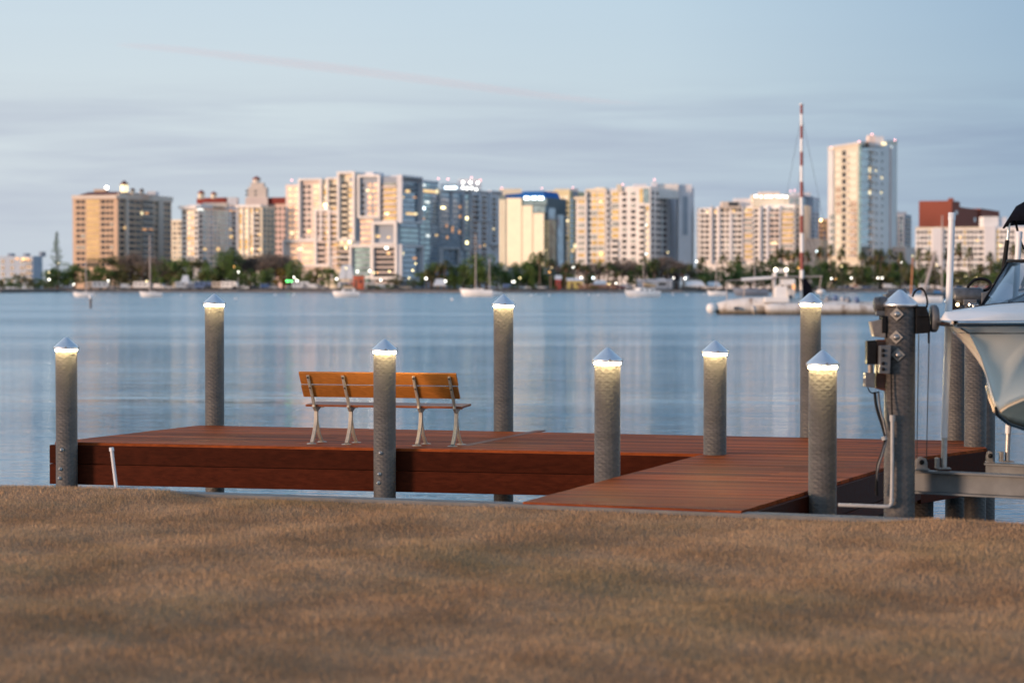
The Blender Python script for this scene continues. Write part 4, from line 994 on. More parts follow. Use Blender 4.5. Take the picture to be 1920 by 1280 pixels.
b.lit(1, [(764, 358.5, 9, 7, E_WARM), (755, 370, 4, 5, E_WARM), (777, 370, 6, 3, E_ORG), (770, 401, 22, 5, E_WARM), (779, 401, 6, 5, E_YEL), (792, 347, 12, 5, E_WHT), (803, 358.5, 33, 6, E_WARM), (819, 359, 4, 9, E_YEL), (794, 390.5, 5, 5, L_BLU), (801, 379, 10, 4, E_WHT), (793, 410, 5, 4, E_ORG), (830, 389.5, 10, 4, L_YEL), (862, 388, 3, 6, E_ORG), (862, 406, 3, 6, E_ORG), (875, 409, 4, 6, L_YEL), (875, 455, 4, 6, L_YEL), (802, 442, 7, 5, E_WHT), (818, 441, 5, 4, E_WARM), (838, 445, 3, 7, E_ORG), (837, 422, 3, 10, E_ORG), (861, 435, 2.5, 8, E_ORG), (908, 460, 3, 4, E_WARM), (925, 429, 4, 4, E_YEL), (899, 462, 4, 4, E_ORG), (755, 475, 3, 8, E_YEL), (777, 484, 7, 5, E_ORG), (848, 430, 2.5, 14, E_ORG)])
box_top(b, 826, 902, 344, 358, W_LGREY, 'roof_unit', 22, 12); box_top(b, 858, 902, 336, 346, W_LGREY, 'roof_unit', 24, 8); box_top(b, 640, 700, 324, 336, W_GREY, 'roof_unit', 14, 10)
b.Yc += 15
for u, v in ((868, 342), (882, 342), (896, 343), (868, 352), (876, 353), (884, 353), (893, 355)): b.beacon([(u, v)], L_WHT, .55, 'roof_lamp', False)
for u in (836, 840, 845, 850, 854): b.beacon([(u, 352 - abs(u - 845) * -.0)], L_BLU, .6, 'roof_lamp', False)
b.beacon([(822, 335), (840, 336), (884, 333), (547, 338), (901, 338)]); b.done()
# --- golden glass bank
b = Bld('office_building', 'stepped office block of golden mirror glass with a bright blue roof', (936, 1026, 1056), (1160, 1168, 1150)); b.slab = W_CREAM
b.mass((936, 952), 366, W_CREAM, i=0, depth=26); b.mass((948, 1026), 371, W_DGLASSW, i=0, depth=26); b.mass((1027, 1042), 388, W_DGLASSW, i=1, depth=15); b.mass((1042, 1056), 401, W_SLATE, i=1, depth=15)
b.put(0, 937, 941, 374, 496, G_GOLD, 'window', -.2, .3); b.put(0, 943, 947, 374, 496, G_GOLD, 'window', -.2, .3)
for u0, u1, v0, o in ((951, 979, 371, .8), (982, 1001, 385.5, 2), (1004, 1024, 400, 3.2)):
    b.put(0, u0, u1, v0, 500, G_GOLD, 'window', -1, o)
b.put(0, 982, 1026, 372, 384, G_BLUE, 'window', -.5, .8); b.put(0, 1004, 1026, 386, 399, G_BLUE, 'window', -.5, 3)
b.grid(0, [(1024.5, 1029, 'o')], 412, 10, 9); b.put(1, 1027, 1041, 412, 500, G_OLIVE, 'window', -.2, .4); b.put(1, 1043, 1055, 403, 500, G_BLUE, 'window', -.2, .5); b.put(1, 1027, 1040, 390, 411, G_BLUE, 'window', -.2, .4)
a0, a1 = b.on(0, 949), b.on(0, 1025); _, d_, n_, _ = b.face(0); mb = MB()
def rp(u, v, o): p = b.on(0, u); return Vector((p.x, p.y, PY(u, v, p.y).z)) + n_ * o - b.B
poly = [rp(949, 371.5, 1), rp(949, 365, 1), rp(976, 363, 1), rp(984, 359, 1), rp(1019, 358.5, 1), rp(1025, 371.5, 1)]
mb.extrude(poly, -n_ * 20); mb.build('roof', W_BLUE, b.root)
for u in (989.5, 1003, 1015.5): b.put(0, u - 4.5, u + 4.5, 369, 374, L_BLU, 'roof_lamp', .8, 1.3)
b.lit(0, [(1023, 469, 4, 4, E_YEL)]); b.lit(1, [(1040, 469, 3, 3, E_YEL)]); b.beacon([(941, 353)], pole=True); b.done()
# --- cream block behind
b = Bld('condominium_building', 'yellowish cream condominium rising behind the golden glass office', (1020, 1068, 1086), (1330, 1310, 1325)); b.slab = W_YEL
b.mass((1020, 1068), 358, W_YEL, i=0, depth=25); b.mass((1068, 1086), 366, W_GREY, i=1, depth=20); box_top(b, 1040, 1068, 354, 362, W_CREAM, 'roof_unit', 6); box_top(b, 1068, 1084, 354, 370, W_SLATE, 'roof_unit', 4); box_top(b, 936, 978, 354, 366, W_CREAM, 'roof_unit', 60)
b.grid(0, [(1030, 1036, 'y'), (1040, 1047, 'w'), (1050, 1054, 'y'), (1057, 1066, 'y')], 366, 9.5, 13); b.grid(1, [(1069, 1074, 'g'), (1076, 1083, 'd')], 372, 9.5, 13)
b.lit(0, [(1058, 448, 4, 6, E_WHT), (1063, 414, 8, 5, E_YEL)]); b.lit(1, [(1073, 470, 6, 6, E_WARM), (1078, 462, 6, 10, E_YEL)]); b.beacon([(1016, 353), (1074, 352)]); b.done()
# --- white and pink condominium
b = Bld('condominium_tower', 'white and pink condominium with rows of square windows and a dark balcony column', (1080, 1219, 1276), (1190, 1155, 1168)); b.slab = W_WHITE
for us, vt in (((1080, 1101), 371), ((1101, 1138), 356), ((1138, 1158), 358), ((1158, 1198), 350), ((1198, 1219), 350)): b.mass(us, vt, W_WHITE, i=0, depth=26, off=0)
b.mass((1219, 1256), 355, W_LGREY, i=1, depth=22); b.mass((1254, 1276), 366, W_GREY, i=1, depth=20, off=.6)
b.put(0, 1078, 1101, 369, 374, W_CREAM, 'roof_slab', -3, 1.6); b.put(0, 1100, 1138, 354.5, 359, W_CREAM, 'roof_slab', -3, 1.4); b.put(0, 1116, 1134, 352, 356, W_CREAM, 'roof_slab', -4, 1)
for u in (1100, 1138, 1137): b.put(0, u - 1.6, u + 1.6, 356, 500, W_WHITE, 'pilaster', -.2, 1.4)
b.grid(0, [(1084, 1097, 'B')], 375, 11.1, 11); b.grid(0, [(1103, 1108, 'k'), (1109.5, 1119, 'a'), (1121, 1133, 'a')], 361, 11.1, 12); b.grid(0, [(1135, 1143, 'b'), (1147, 1160, 'a')], 359, 11.1, 8); b.grid(0, [(1135, 1143, 'b'), (1147, 1160, 'b')], 448, 11.1, 4)
b.grid(0, [(1166.5, 1174.5, 'w'), (1183, 1191.5, 'w')], 358, 11.1, 12); b.grid(0, [(1199, 1209, 'b'), (1210.5, 1217, 'y')], 385, 11.1, 10)
b.put(0, 1199, 1205, 354, 380, G_AMB, 'window'); b.put(0, 1206, 1217, 353, 381, G_BLUE, 'window')
b.grid(1, [(1222, 1225.5, 'k'), (1230.5, 1234, 'k'), (1236, 1239.5, 'k'), (1243, 1249, 'w'), (1252, 1255, 'k')], 358, 11.1, 12)
box_top(b, 1228, 1272, 345, 372, W_WHITE, 'roof_block', 12, 8); box_top(b, 1272, 1297, 346, 520, W_GREY, 'rear_wall', 14, 14); box_top(b, 1281, 1289, 368, 440, W_SLATE, 'rear_recess', 13.7, 1); box_top(b, 1295, 1301, 352, 520, W_LGREY, 'rear_wall', 20, 14)
box_top(b, 1157, 1166, 346, 358, W_CREAM, 'roof_unit', 4, 5); box_top(b, 1188, 1212, 345, 354, W_LGREY, 'roof_unit', 14, 8); box_top(b, 1222, 1232, 341, 350, W_GREY, 'roof_unit', 10, 5)
b.lit(0, [(1212, 422, 5, 5, E_WHT), (1126, 378, 6, 4, E_YEL), (1127, 476, 8, 10, E_WARM)]); b.beacon([(1227, 337), (1168, 346)]); b.done()
# --- grey tower behind the balconied condo
b = Bld('office_building', 'blue grey tower with rooftop beacons behind the balconied condominium', (1478, 1505, 1536), (1400, 1380, 1395)); b.slab = W_GREY
b.mass((1478, 1505), 366, W_SLATE, i=0, depth=22); b.mass((1505, 1536), 369, W_GREY, i=1, depth=22); box_top(b, 1486, 1520, 361, 370, W_GREY, 'roof_unit', 6)
b.grid(1, [(1507, 1510, 'g'), (1524, 1528, 'g'), (1531, 1535, 'g')], 374, 8, 11); b.grid(0, [(1481, 1487, 'g'), (1491, 1497, 'g')], 372, 8, 5); b.beacon([(1482, 358), (1490, 357)]); b.done()
# --- balconied condo
b = Bld('condominium_building', 'wide pink white condominium with long balcony bands and a row of white roof lights', (1306, 1490, 1520), (1185, 1150, 1160)); b.slab = W_WHITE
for us, vt in (((1306, 1333), 390), ((1333, 1347), 389), ((1347, 1394), 387), ((1394, 1430), 386), ((1430, 1466), 385), ((1466, 1490), 383)): b.mass(us, vt, W_WHITE, i=0, depth=24)
b.mass((1490, 1520), 385, W_LGREY, i=1, depth=22)
b.grid(0, [(1306, 1332, 's'), (1314, 1319.5, 'k'), (1322, 1329, 'k'), (1338.5, 1343.5, 'k'), (1353, 1358, 'k'), (1361, 1366, 'w'), (1351, 1368, 's'), (1376, 1381, 'w'), (1383, 1391, 'k'), (1374, 1392, 's')], 390.5, 9.85, 10); b.slab = W_BLUSH
b.grid(0, [(1396, 1411, 'B'), (1414, 1421, 'k'), (1430.5, 1436, 'k'), (1445, 1451, 'w'), (1453, 1460, 'k'), (1443, 1462, 's'), (1466, 1488, 'B')], 389.5, 9.85, 10); b.grid(1, [(1492, 1497, 'b'), (1500, 1506, 'k')], 390, 9.85, 9)
for u, wd in ((1335, 2), (1349, 3), (1371, 5), (1393, 2), (1426, 2), (1440, 4), (1463, 2.5)): b.put(0, u - wd / 2, u + wd / 2, 386, 495, W_LGREY, 'pilaster', -.2, 1.5)
box_top(b, 1354, 1388, 378, 390, W_TANS, 'roof_unit', 8); box_top(b, 1366, 1384, 379, 386, G_DARK, 'roof_window', 7.7, 1); box_top(b, 1378, 1414, 372, 390, W_LGREY, 'roof_unit', 14); box_top(b, 1412, 1479, 365, 388, W_CREAM, 'penthouse', 6, 12); box_top(b, 1425, 1462, 360, 367, W_BLUSH, 'roof_unit', 10)
for u in (1416, 1419, 1427, 1436, 1440, 1444, 1447, 1455, 1459, 1463, 1467, 1472, 1475): b.beacon([(u, 368 + (u % 3) * .5)], L_WHT, .42, 'roof_lamp', False)
b.lit(0, [(1326, 397, 4, 5, E_YEL), (1341, 397, 4, 5, E_WARM), (1374, 396, 9, 6, E_WARM), (1398, 396, 4, 5, E_YEL), (1451, 456, 16, 5, E_YEL), (1463, 404, 2, 6, E_WHT)]); b.done()
b = Bld('low_building', 'low white windowless block at the foot of the tall pale tower, left side', (1512, 1538, 1556), (1175, 1165, 1172)); b.mass((1512, 1538), 449, W_LGREY, i=0, depth=16); b.mass((1538, 1556), 456, W_LGREY, i=1, depth=14); b.put(0, 1513, 1537, 447.5, 450, W_WHITE, 'roof_slab', -3, .5); b.grid(1, [(1541, 1545, 'k'), (1549, 1553, 'k')], 462, 9, 2); b.done()
b = Bld('apartment_building', 'small orange pink block just left of the tall pale tower', (1535, 1551, 1558), (1330, 1320, 1326)); b.slab = W_BLUSH; b.mass(None, 410, wallm('orange_stucco', (.66, .40, .24))); b.grid(0, [(1537, 1541, 'w'), (1543, 1548, 'a')], 414, 9, 8); b.beacon([(1539, 413)], L_YEL, .7, 'roof_lamp', False); b.done()
# --- tall tower
b = Bld('residential_tower', 'tallest pale tower with a teal glass corner and red rooftop beacons', (1552, 1612, 1681), (1162, 1140, 1172)); b.slab = W_LGREY
A_, B_, C_ = b.A, b.B, b.C; D_ = A_ + (C_ - B_); mb = MB()
zt = [b.zat(A_, 279), b.zat(B_, 269), b.zat(C_, 266), b.zat(D_, 276)]; q = [Vector((p.x, p.y, GZ - .5)) for p in (A_, B_, C_, D_)] + [Vector((p.x, p.y, z)) for p, z in zip((A_, B_, C_, D_), zt)]
mb.hexa(q); o = mb.build('wall', W_CREAM, b.root, origin=B_); o.location = (0, 0, 0)
mb = MB(); q2 = [v + (v - (A_ + C_) / 2).normalized() * 1.2 for v in [Vector((p.x, p.y, z)) for p, z in zip((A_, B_, C_, D_), zt)]]
for a_, z in zip(q2, zt): a_.z = z
mb.hexa(q2 + [a_ + Vector((0, 0, .9)) for a_ in q2]); o = mb.build('roof', W_WHITE, b.root, origin=B_); o.location = (0, 0, 0)
b.put(0, 1609, 1612.2, 272, 482, G_TEAL, 'corner_glass', -.4, .5); b.put(1, 1612, 1626, 271, 482, G_TEAL, 'corner_glass', -.4, .5)
for k in range(14): b.put(1, 1612, 1626, 283 + k * 14.6, 284.2 + k * 14.6, W_LGREY, 'spandrel', -.2, .8)
b.put(1, 1626.5, 1680, 267, 482, W_WHITE, 'side_wall', -.5, .12)
b.put(0, 1553, 1562, 281, 480, W_WHITE, 'pilaster', -.2, .5)
b.slab = W_TANS
for k in range(15):
    v = 283 + k * 13.3; sh = k * .0
    b.put(0, 1578.5, 1585, v, v + 9, G_DARK, 'window'); b.put(0, 1585, 1590, v + 9, v + 10.5, W_GREY, 'balcony', -.2, 1.6)
    b.put(0, 1593, 1606, v + 1, v + 11.5, G_GOLD if k < 7 else G_PINK, 'window'); b.put(0, 1566, 1576, v + 2, v + 11, G_PINK if 4 < k < 9 else G_GOLD, 'window')
    if k > 8: b.put(0, 1556, 1563, v, v + 9, G_WIN, 'window', -.2, .7); b.put(0, 1563, 1567, v + 8, v + 9.3, W_GREY, 'balcony', -.2, 1.5)
    if k > 7: b.put(0, 1595, 1603, v + 10, v + 12, W_GREY, 'balcony', -.2, 1.5)
    w_ = 273 + k * 14
    b.put(1, 1627.5, 1632.5, w_ + 2, w_ + 11, G_DARK if k % 3 else G_WIN, 'window', -.2, .3); b.put(1, 1626, 1636, w_ + 11, w_ + 12.3, W_TANS, 'balcony', -.2, 1.6)
    for u in (1642, 1652.5): b.put(1, u - 1.4, u + 1.4, w_ + 13, w_ + 17.5, G_DARK, 'window', -.2, .3)
b.put(1, 1666.5, 1668, 275, 482, W_PINK, 'pilaster', -.2, .6)
b.lit(1, [(1629, 319, 4, 11, E_YEL), (1641, 320, 3, 3, E_YEL), (1652, 333, 4, 5, E_YEL), (1620, 334, 5, 4, E_WARM), (1629, 333, 4, 8, E_WARM), (1629, 361, 4, 9, E_YEL), (1651, 361, 3, 5, E_YEL), (1620, 362.5, 5, 6, L_WHT), (1669, 276, 4, 4, E_WHT)])
box_top(b, 1629, 1641, 253.5, 275, W_BLUSH, 'roof_block', 9, 8); box_top(b, 1641, 1657, 256, 275, W_LGREY, 'roof_block', 9, 8); box_top(b, 1654, 1662, 267, 272, E_YEL, 'roof_lit_room', 8, 4)
b.beacon([(1559, 277), (1611, 265.5), (1635, 252), (1678, 262.5)], pole=True); b.done()
b = Bld('office_building', 'small blue grey tower just right of the tall pale tower', (1674, 1695, 1708), (1500, 1485, 1495)); b.slab = W_TANS; b.mass(None, 402, W_SLATE); box_top(b, 1680, 1700, 397, 404, W_SLATE, 'roof_unit', 5); b.grid(0, [(1679, 1683, 'g'), (1686, 1692, 'g')], 406, 8, 8); b.grid(1, [(1697, 1701, 'd'), (1703, 1706, 'd')], 406, 8, 8); b.done()
b = Bld('low_building', 'low pale block at the foot of the tall pale tower, right side', (1672, 1698, 1716), (1180, 1172, 1180)); b.mass(None, 463, W_BLUSH); b.put(0, 1672, 1698, 461.5, 464, W_WHITE, 'roof_slab', -2, .6); b.grid(0, [(1677, 1682, 'k'), (1686, 1692, 'k')], 470, 9, 2); b.done()
# --- brick building
b = Bld('brick_building', 'stepped dark red brick building rising behind the white apartment block', (1746, 1784, 1873), (1330, 1310, 1345)); b.mass((1746, 1763), 399, W_BRICK, i=0, depth=20); b.mass((1755, 1784), 393, W_BRICK, i=0, depth=22, off=.4); b.mass((1763, 1784), 378, W_BRICK, i=0, depth=18, off=.8)
b.mass((1784, 1799), 377.5, W_BRICK, i=1, depth=18, off=.4); b.mass((1799, 1812), 389, W_BRICK, i=1, depth=18, off=.2); b.mass((1812, 1873), 394.5, W_BRICK, i=1, depth=18); b.mass((1838, 1873), 393.6, W_BRICK, i=1, depth=18, off=1.5); box_top(b, 1780, 1788, 371.5, 380, W_BRICK, 'chimney', 2, 4)
b.put(0, 1754, 1758, 407, 418, G_AMB, 'window'); b.put(1, 1788, 1793, 395, 402, G_WIN, 'window', -.2, .6); b.put(1, 1801, 1808, 407, 416, G_WIN, 'window'); b.put(1, 1825, 1830, 408, 416, G_WIN, 'window'); b.put(1, 1848, 1853, 406, 414, G_DARK, 'window', .5, 1.7); b.put(1, 1862, 1867, 406, 414, G_DARK, 'window', .5, 1.7); b.done()
# --- white apartment block
b = Bld('apartment_building', 'long white apartment block with a close grid of windows in front of the brick building', (1716, 1990, 2010), (1185, 1112, 1160), ang=14); b.slab = W_WHITE
b.mass((1716, 1866), 427, W_WHITE, i=0, depth=22); b.mass((1866, 1990), 426, W_WHITE, i=0, depth=22); b.put(0, 1716, 1866, 425.6, 427.6, W_CREAM, 'parapet', -3, .5)
b.mass((1748, 1768), 427.5, W_LGREY, i=0, depth=6, off=.7, name='stair_wall'); b.mass((1845, 1866), 424, W_LGREY, i=0, depth=6, off=.7, name='stair_wall')
box_top(b, 1844, 1872, 406, 430, W_WHITE, 'roof_block', 10, 10); box_top(b, 1870, 1888, 407, 430, W_LGREY, 'roof_block', 11, 10); box_top(b, 1896, 1922, 420, 428, W_SLATE, 'roof_unit', 8, 5)
cols = [(u, u + 4.6, b.rnd.choice(['a', 'w', 'w'])) for u in (1719, 1726, 1733, 1740)] + [(u, u + 4.6, b.rnd.choice(['a', 'w', 'w', 'k'])) for u in (1771, 1778, 1785, 1792, 1799, 1806, 1813, 1820, 1827, 1834)] + [(u, u + 4.6, b.rnd.choice(['a', 'w', 'k'])) for u in (1868, 1875, 1882, 1889, 1896)] + [(1839.5, 1843, 'k')]
b.grid(0, cols, 430, 10.3, 7); b.lit(0, [(1876, 460, 5, 5, E_YEL), (1800, 445, 4, 5, E_WARM), (1832, 451, 4, 4, E_WARM)]); b.done()
# ------------------------------------------------------------------ trees of the far shore
def leafmat(n, c, amt=.35):
    m = mat(n, c, .75, 0, .35, amt, spec=.2); return m
M_LG = leafmat('dark_green_leaves', (.11, .172, .050)); M_LO = leafmat('olive_leaves', (.15, .145, .06)); M_LY = leafmat('yellow_green_leaves', (.21, .155, .035)); M_LP = leafmat('palm_fronds', (.11, .118, .045)); M_LB = leafmat('brown_twigs', (.24, .185, .15)); M_TR = leafmat('tree_bark', (.13, .095, .075)); M_PB = leafmat('dead_fronds', (.16, .085, .04))
def leaf_cloud(r, lobes, n, size, flat=.6):
    mb = MB(); V = []; Fc = []
    for i in range(n):
        c, rad = lobes[r.randrange(len(lobes))]
        while True:
            p = Vector((r.uniform(-1, 1), r.uniform(-1, 1), r.uniform(-1, 1)))
            if .25 < p.length < 1: break
        p = p.normalized() * (p.length ** .45)
        q = Vector(c) + Vector((p.x * rad, p.y * rad, p.z * rad * .8))
        s_ = size * r.uniform(.6, 1.4); a = Vector((r.uniform(-1, 1), r.uniform(-1, 1), r.uniform(-flat, flat))).normalized(); b_ = a.cross(Vector((r.uniform(-1, 1), r.uniform(-1, 1), r.uniform(.2, 1)))).normalized()
        k = len(V); V += [q - a * s_, q + b_ * s_ * .55, q + a * s_, q - b_ * s_ * .55]; Fc.append((k, k + 1, k + 2, k + 3))
    mb.add(V, Fc); return mb
def make_broad(seed, m, wide=1.0, cat='tree', nm='broadleaf_tree'):      # unit: 10 m high
    r = random.Random(seed); root = empty(nm); mb = MB(); mb.tube([(0, 0, -.3), (.1, 0, 1.6), (0, .1, 3.2)], [.38, .28, .2], 7)
    lobes = []
    for i in range(r.randint(13, 17)):
        a = r.uniform(0, 6.28); d = r.uniform(.2, 3.7) * wide; z = r.uniform(2.6, 8.6) - d * .28 / wide; lobes.append(((math.cos(a) * d, math.sin(a) * d, z), r.uniform(.9, 1.75)))
        if i < 7: mb.tube([(0, .05, 2.6), (math.cos(a) * d * .5, math.sin(a) * d * .5, (z + 2.4) / 2), lobes[-1][0]], [.17, .10, .04], 5)
    mb.build('trunk', M_TR, root); leaf_cloud(r, lobes, 1500, .30).build('crown', m, root); return root
def make_bare(seed, m):
    r = random.Random(seed); root = empty('bare_tree'); mb = MB(); mb.tube([(0, 0, -.3), (0, .1, 1.8)], [.32, .24], 6); tw = MB(); V = []; Fc = []
    def grow(p, dr, ln, rad, lv):
        q = p + dr * ln
        if lv < 3: mb.tube([p, lerp(p, q, .5) + Vector((r.uniform(-.1, .1), r.uniform(-.1, .1), 0)) * ln * .3, q], [rad, rad * .8, rad * .6], 4, cap=False)
        else:
            k = len(V); s_ = dr.cross(Vector((r.uniform(-1, 1), r.uniform(-1, 1), r.uniform(-1, 1)))).normalized() * .035; V.extend([p - s_, p + s_, q]); Fc.append((k, k + 1, k + 2))
        if lv >= 6: return
        for _ in range(4 if lv < 1 else 3 if lv < 5 else 3):
            d2 = (dr + Vector((r.uniform(-1, 1), r.uniform(-1, 1), r.uniform(-.35, .75))) * .85).normalized(); grow(lerp(p, q, r.uniform(.55, 1)), d2, ln * r.uniform(.62, .85), rad * .6, lv + 1)
    for _ in range(4): grow(Vector((0, .1, 1.7)), Vector((r.uniform(-.9, .9), r.uniform(-.9, .9), 1)).normalized(), 2.6, .17, 0)
    mb.build('trunk', M_TR, root); tw.add(V, Fc); tw.build('crown', m, root); return root
def make_palm(seed, h=9.0):
    r = random.Random(seed); root = empty('palm_tree'); mb = MB(); bx_ = r.uniform(-.5, .5)
    mb.tube([(0, 0, -.3), (bx_ * .3, 0, h * .4), (bx_, 0, h - 1.3)], [.26, .2, .2], 7); mb.build('trunk', M_TR, root)
    cr = MB(); sk = MB(); c = Vector((bx_, 0, h - 1.2))
    for i in range(44):
        a = r.uniform(0, 6.28); el = r.uniform(-.55, 1.25); L_ = r.uniform(1.5, 2.2); d = Vector((math.cos(a) * math.cos(el), math.sin(a) * math.cos(el), math.sin(el))); s_ = Vector((-math.sin(a), math.cos(a), 0))
        p1 = c + d * L_ * .5; p2 = c + d * L_ * .85 + Vector((0, 0, -.30)); p3 = c + d * L_ * 1.02 + Vector((0, 0, -.85)); (cr if el > -.4 else sk).add([c, p1 - s_ * .26, p1 + s_ * .26, p2 - s_ * .30, p2 + s_ * .30, p3], [(0, 1, 2), (1, 3, 4, 2), (3, 5, 4)])
    cr.build('crown', M_LP, root)
    if sk.f: sk.build('dead_fronds', M_PB, root)
    return root
def make_pine(seed):
    r = random.Random(seed); root = empty('norfolk_pine'); mb = MB(); mb.tube([(0, 0, -.3), (0, 0, 10)], [.22, .03], 6); mb.build('trunk', M_TR, root); V = []; Fc = []
    for k in range(16):
        z = 3.4 + k * .41; L_ = (1.9 if k % 3 else 1.2) * (1 - k / 19) * r.uniform(.7, 1.1)
        for j in range(8):
            a = r.uniform(0, 6.28)
            for t in range(9):
                d = L_ * (t + 1) / 9; q = Vector((math.cos(a) * d, math.sin(a) * d, z + d * .18)); u_ = Vector((r.uniform(-1, 1), r.uniform(-1, 1), r.uniform(-.6, .6))).normalized() * .26; w_ = u_.cross(Vector((0, 0, 1))).normalized() * .1; n0 = len(V); V += [q - u_, q + w_, q + u_, q - w_]; Fc.append((n0, n0 + 1, n0 + 2, n0 + 3))
    cr = MB(); cr.add(V, Fc); cr.build('crown', M_LG, root); return root
PROTO = {'g': [make_broad(i, M_LG, w_) for i, w_ in ((11, 1.0), (12, 1.25), (13, .85))], 'o': [make_broad(i, M_LO, 1.15) for i in (21, 22)], 'y': [make_broad(31, M_LY, 1.0)], 'n': [make_bare(i, M_LB) for i in (41, 42, 43)], 'p': [make_palm(i, h_) for i, h_ in ((51, 9), (52, 9.5), (53, 8.5))], 'P': [make_pine(61)], 's': [make_broad(i, M_LG, 1.5, nm='shore_shrub') for i in (71, 72)], 'b': [make_broad(i, M_LO, 1.5, nm='shore_shrub') for i in (73,)]}
KN = {'g': ('dense dark green tree', 'tree'), 'o': ('olive brown thin leaved tree', 'tree'), 'y': ('yellow green tree', 'tree'), 'n': ('leafless pinkish brown tree', 'tree'), 'p': ('palm with a ragged round crown', 'palm tree'), 'P': ('tall dark thin pine', 'pine tree'), 's': ('low dark green shrub', 'shrub'), 'b': ('low olive brown shrub', 'shrub')}
ZONES = [(100, 'at the far left end of the shore'), (330, 'below the tan tower'), (540, 'below the pale glass condominiums'), (750, 'below the golden panels of the framed condominium'), (945, 'below the blue glass of the framed condominium'), (1075, 'below the golden glass office'), (1300, 'below the white and pink condominium'), (1520, 'below the balconied condominium'), (1715, 'below the tallest tower'), (9999, 'below the white apartment block')]
def zone(u): return next(z for lim, z in ZONES if u < lim)
used = set()
def tree(k, u, vtop, wd=None, dy=30, foot=548):
    y = shore_y(u) + dy; rp_ = PROTO[k]; i = random.randrange(len(rp_)); src = rp_[i]; key = (k, i)
    base = PY(u, foot, y); base.z = GZ; h = PY(u, vtop, y).z - GZ; s_ = h / (9.3 if k != 'p' else (9, 9.5, 8.5)[i] + .3)
    if k in 'sb': s_ *= .98
    o = src if key not in used else copy_tree(src); used.add(key); o.location = base
    sw = s_ if wd is None else wd * y / F / (9.2 if k in 'gyo' else 10.5 if k in 'sb' else 8.2 if k == 'n' else 4.0 if k == 'p' else 3)
    o.scale = (sw, sw, s_); o.rotation_euler = (0, 0, random.uniform(0, 6.28)); tag(o, KN[k][0] + ' ' + zone(u), KN[k][1], KN[k][0] + 's ' + zone(u)); return o
T = [('P', 107, 440, 26, 40)]
for u, v in ((-30, 520), (2, 522), (20, 516), (38, 511), (54, 520), (72, 518), (85, 524), (64, 530), (100, 526), (28, 530), (8, 533)): T.append(('b' if u % 4 else 's', u, v, 36, 6))
for u, v, wd in ((95, 498, 50), (118, 492, 52), (140, 487, 48), (160, 494, 46), (186, 490, 50), (205, 500, 40), (172, 505, 44), (128, 506, 50), (108, 510, 50)): T.append(('g', u, v, wd, 34))
for u, v, wd in ((216, 478, 62), (250, 466, 70), (282, 474, 66), (235, 490, 64), (270, 492, 60), (308, 484, 56)): T.append(('o' if u in (216, 235, 270) else 'n', u, v, wd, 40))
for u, v, wd, k in ((300, 480, 44, 'g'), (320, 478, 46, 'g'), (340, 474, 44, 'g'), (358, 488, 46, 'g'), (376, 484, 44, 'o'), (398, 478, 46, 'g'), (420, 468, 54, 'g'), (438, 462, 46, 'g'), (330, 500, 50, 'o'), (385, 500, 50, 'g'), (408, 498, 48, 'o')): T.append((k, u, v, wd, 36))
for u, v, wd in ((452, 474, 62), (478, 470, 66), (505, 470, 66), (532, 474, 60), (466, 488, 60), (520, 486, 60), (492, 480, 64)): T.append(('n', u, v, wd, 48))
for u, v, wd, k in ((440, 496, 50, 'g'), (470, 504, 46, 'g'), (500, 502, 46, 'g'), (530, 497, 42, 'y'), (545, 506, 34, 'y'), (548, 484, 40, 'g'), (562, 490, 36, 'g'), (580, 504, 36, 'g'), (600, 500, 34, 'o'), (616, 494, 36, 'g'), (632, 508, 26, 'g'), (590, 512, 40, 'o')): T.append((k, u, v, wd, 32))
for u, v, wd, k in ((742, 512, 40, 'o'), (792, 503, 36, 'g'), (810, 490, 42, 'g'), (832, 492, 40, 'o'), (852, 496, 40, 'g'), (868, 486, 52, 'g'), (890, 474, 64, 'g'), (912, 476, 60, 'g'), (932, 490, 46, 'g'), (842, 508, 50, 'g'), (900, 500, 64, 'g'), (945, 500, 40, 'g'), (820, 512, 40, 'o'), (870, 510, 44, 'g'), (776, 522, 30, 's'), (955, 508, 34, 'g')): T.append((k, u, v, wd, 36))
for u, v in ((800, 502), (822, 498), (833, 486), (808, 508)): T.append(('p', u, v, 24, 30))
for u, v, wd, k in ((972, 490, 40, 'g'), (990, 478, 50, 'g'), (1008, 472, 46, 'g'), (1000, 492, 60, 'g'), (1022, 504, 44, 'g'), (1042, 506, 40, 'g'), (1058, 500, 38, 'g'), (978, 508, 44, 'g'), (1048, 516, 40, 'g')): T.append((k, u, v, wd, 34))
for u, v in ((1012, 470), (1033, 483), (1060, 492), (1084, 490), (1100, 496), (1124, 490), (1140, 490), (1152, 497), (1132, 498), (1166, 505), (1196, 502), (1210, 480), (1228, 484), (1224, 500), (1256, 504), (1266, 500), (1280, 504), (1296, 494), (1310, 492)): T.append(('p', u, v, 26, 26))
for u, v, wd in ((1070, 486, 50), (1112, 486, 56), (1158, 484, 60), (1178, 480, 60), (1192, 490, 50), (1246, 478, 64), (1270, 482, 64), (1286, 492, 50), (1236, 492, 56), (1120, 500, 50)): T.append(('n', u, v, wd, 50))
for u, v, wd, k in ((1186, 506, 30, 'g'), (1204, 486, 40, 'g'), (1220, 480, 36, 'g'), (1105, 512, 36, 'g'), (1150, 510, 36, 'o')): T.append((k, u, v, wd, 36))
for i, u in enumerate(range(1300, 1530, 15)): T.append(('g' if i % 4 else 'o', u + random.uniform(-4, 4), interp(u, [(1300, 503), (1340, 496), (1400, 486), (1450, 484), (1520, 488)]) + random.uniform(-4, 8), 42, 34))
for i, u in enumerate(range(1310, 1500, 24)): T.append(('g', u, 510 + random.uniform(-4, 5), 44, 22))
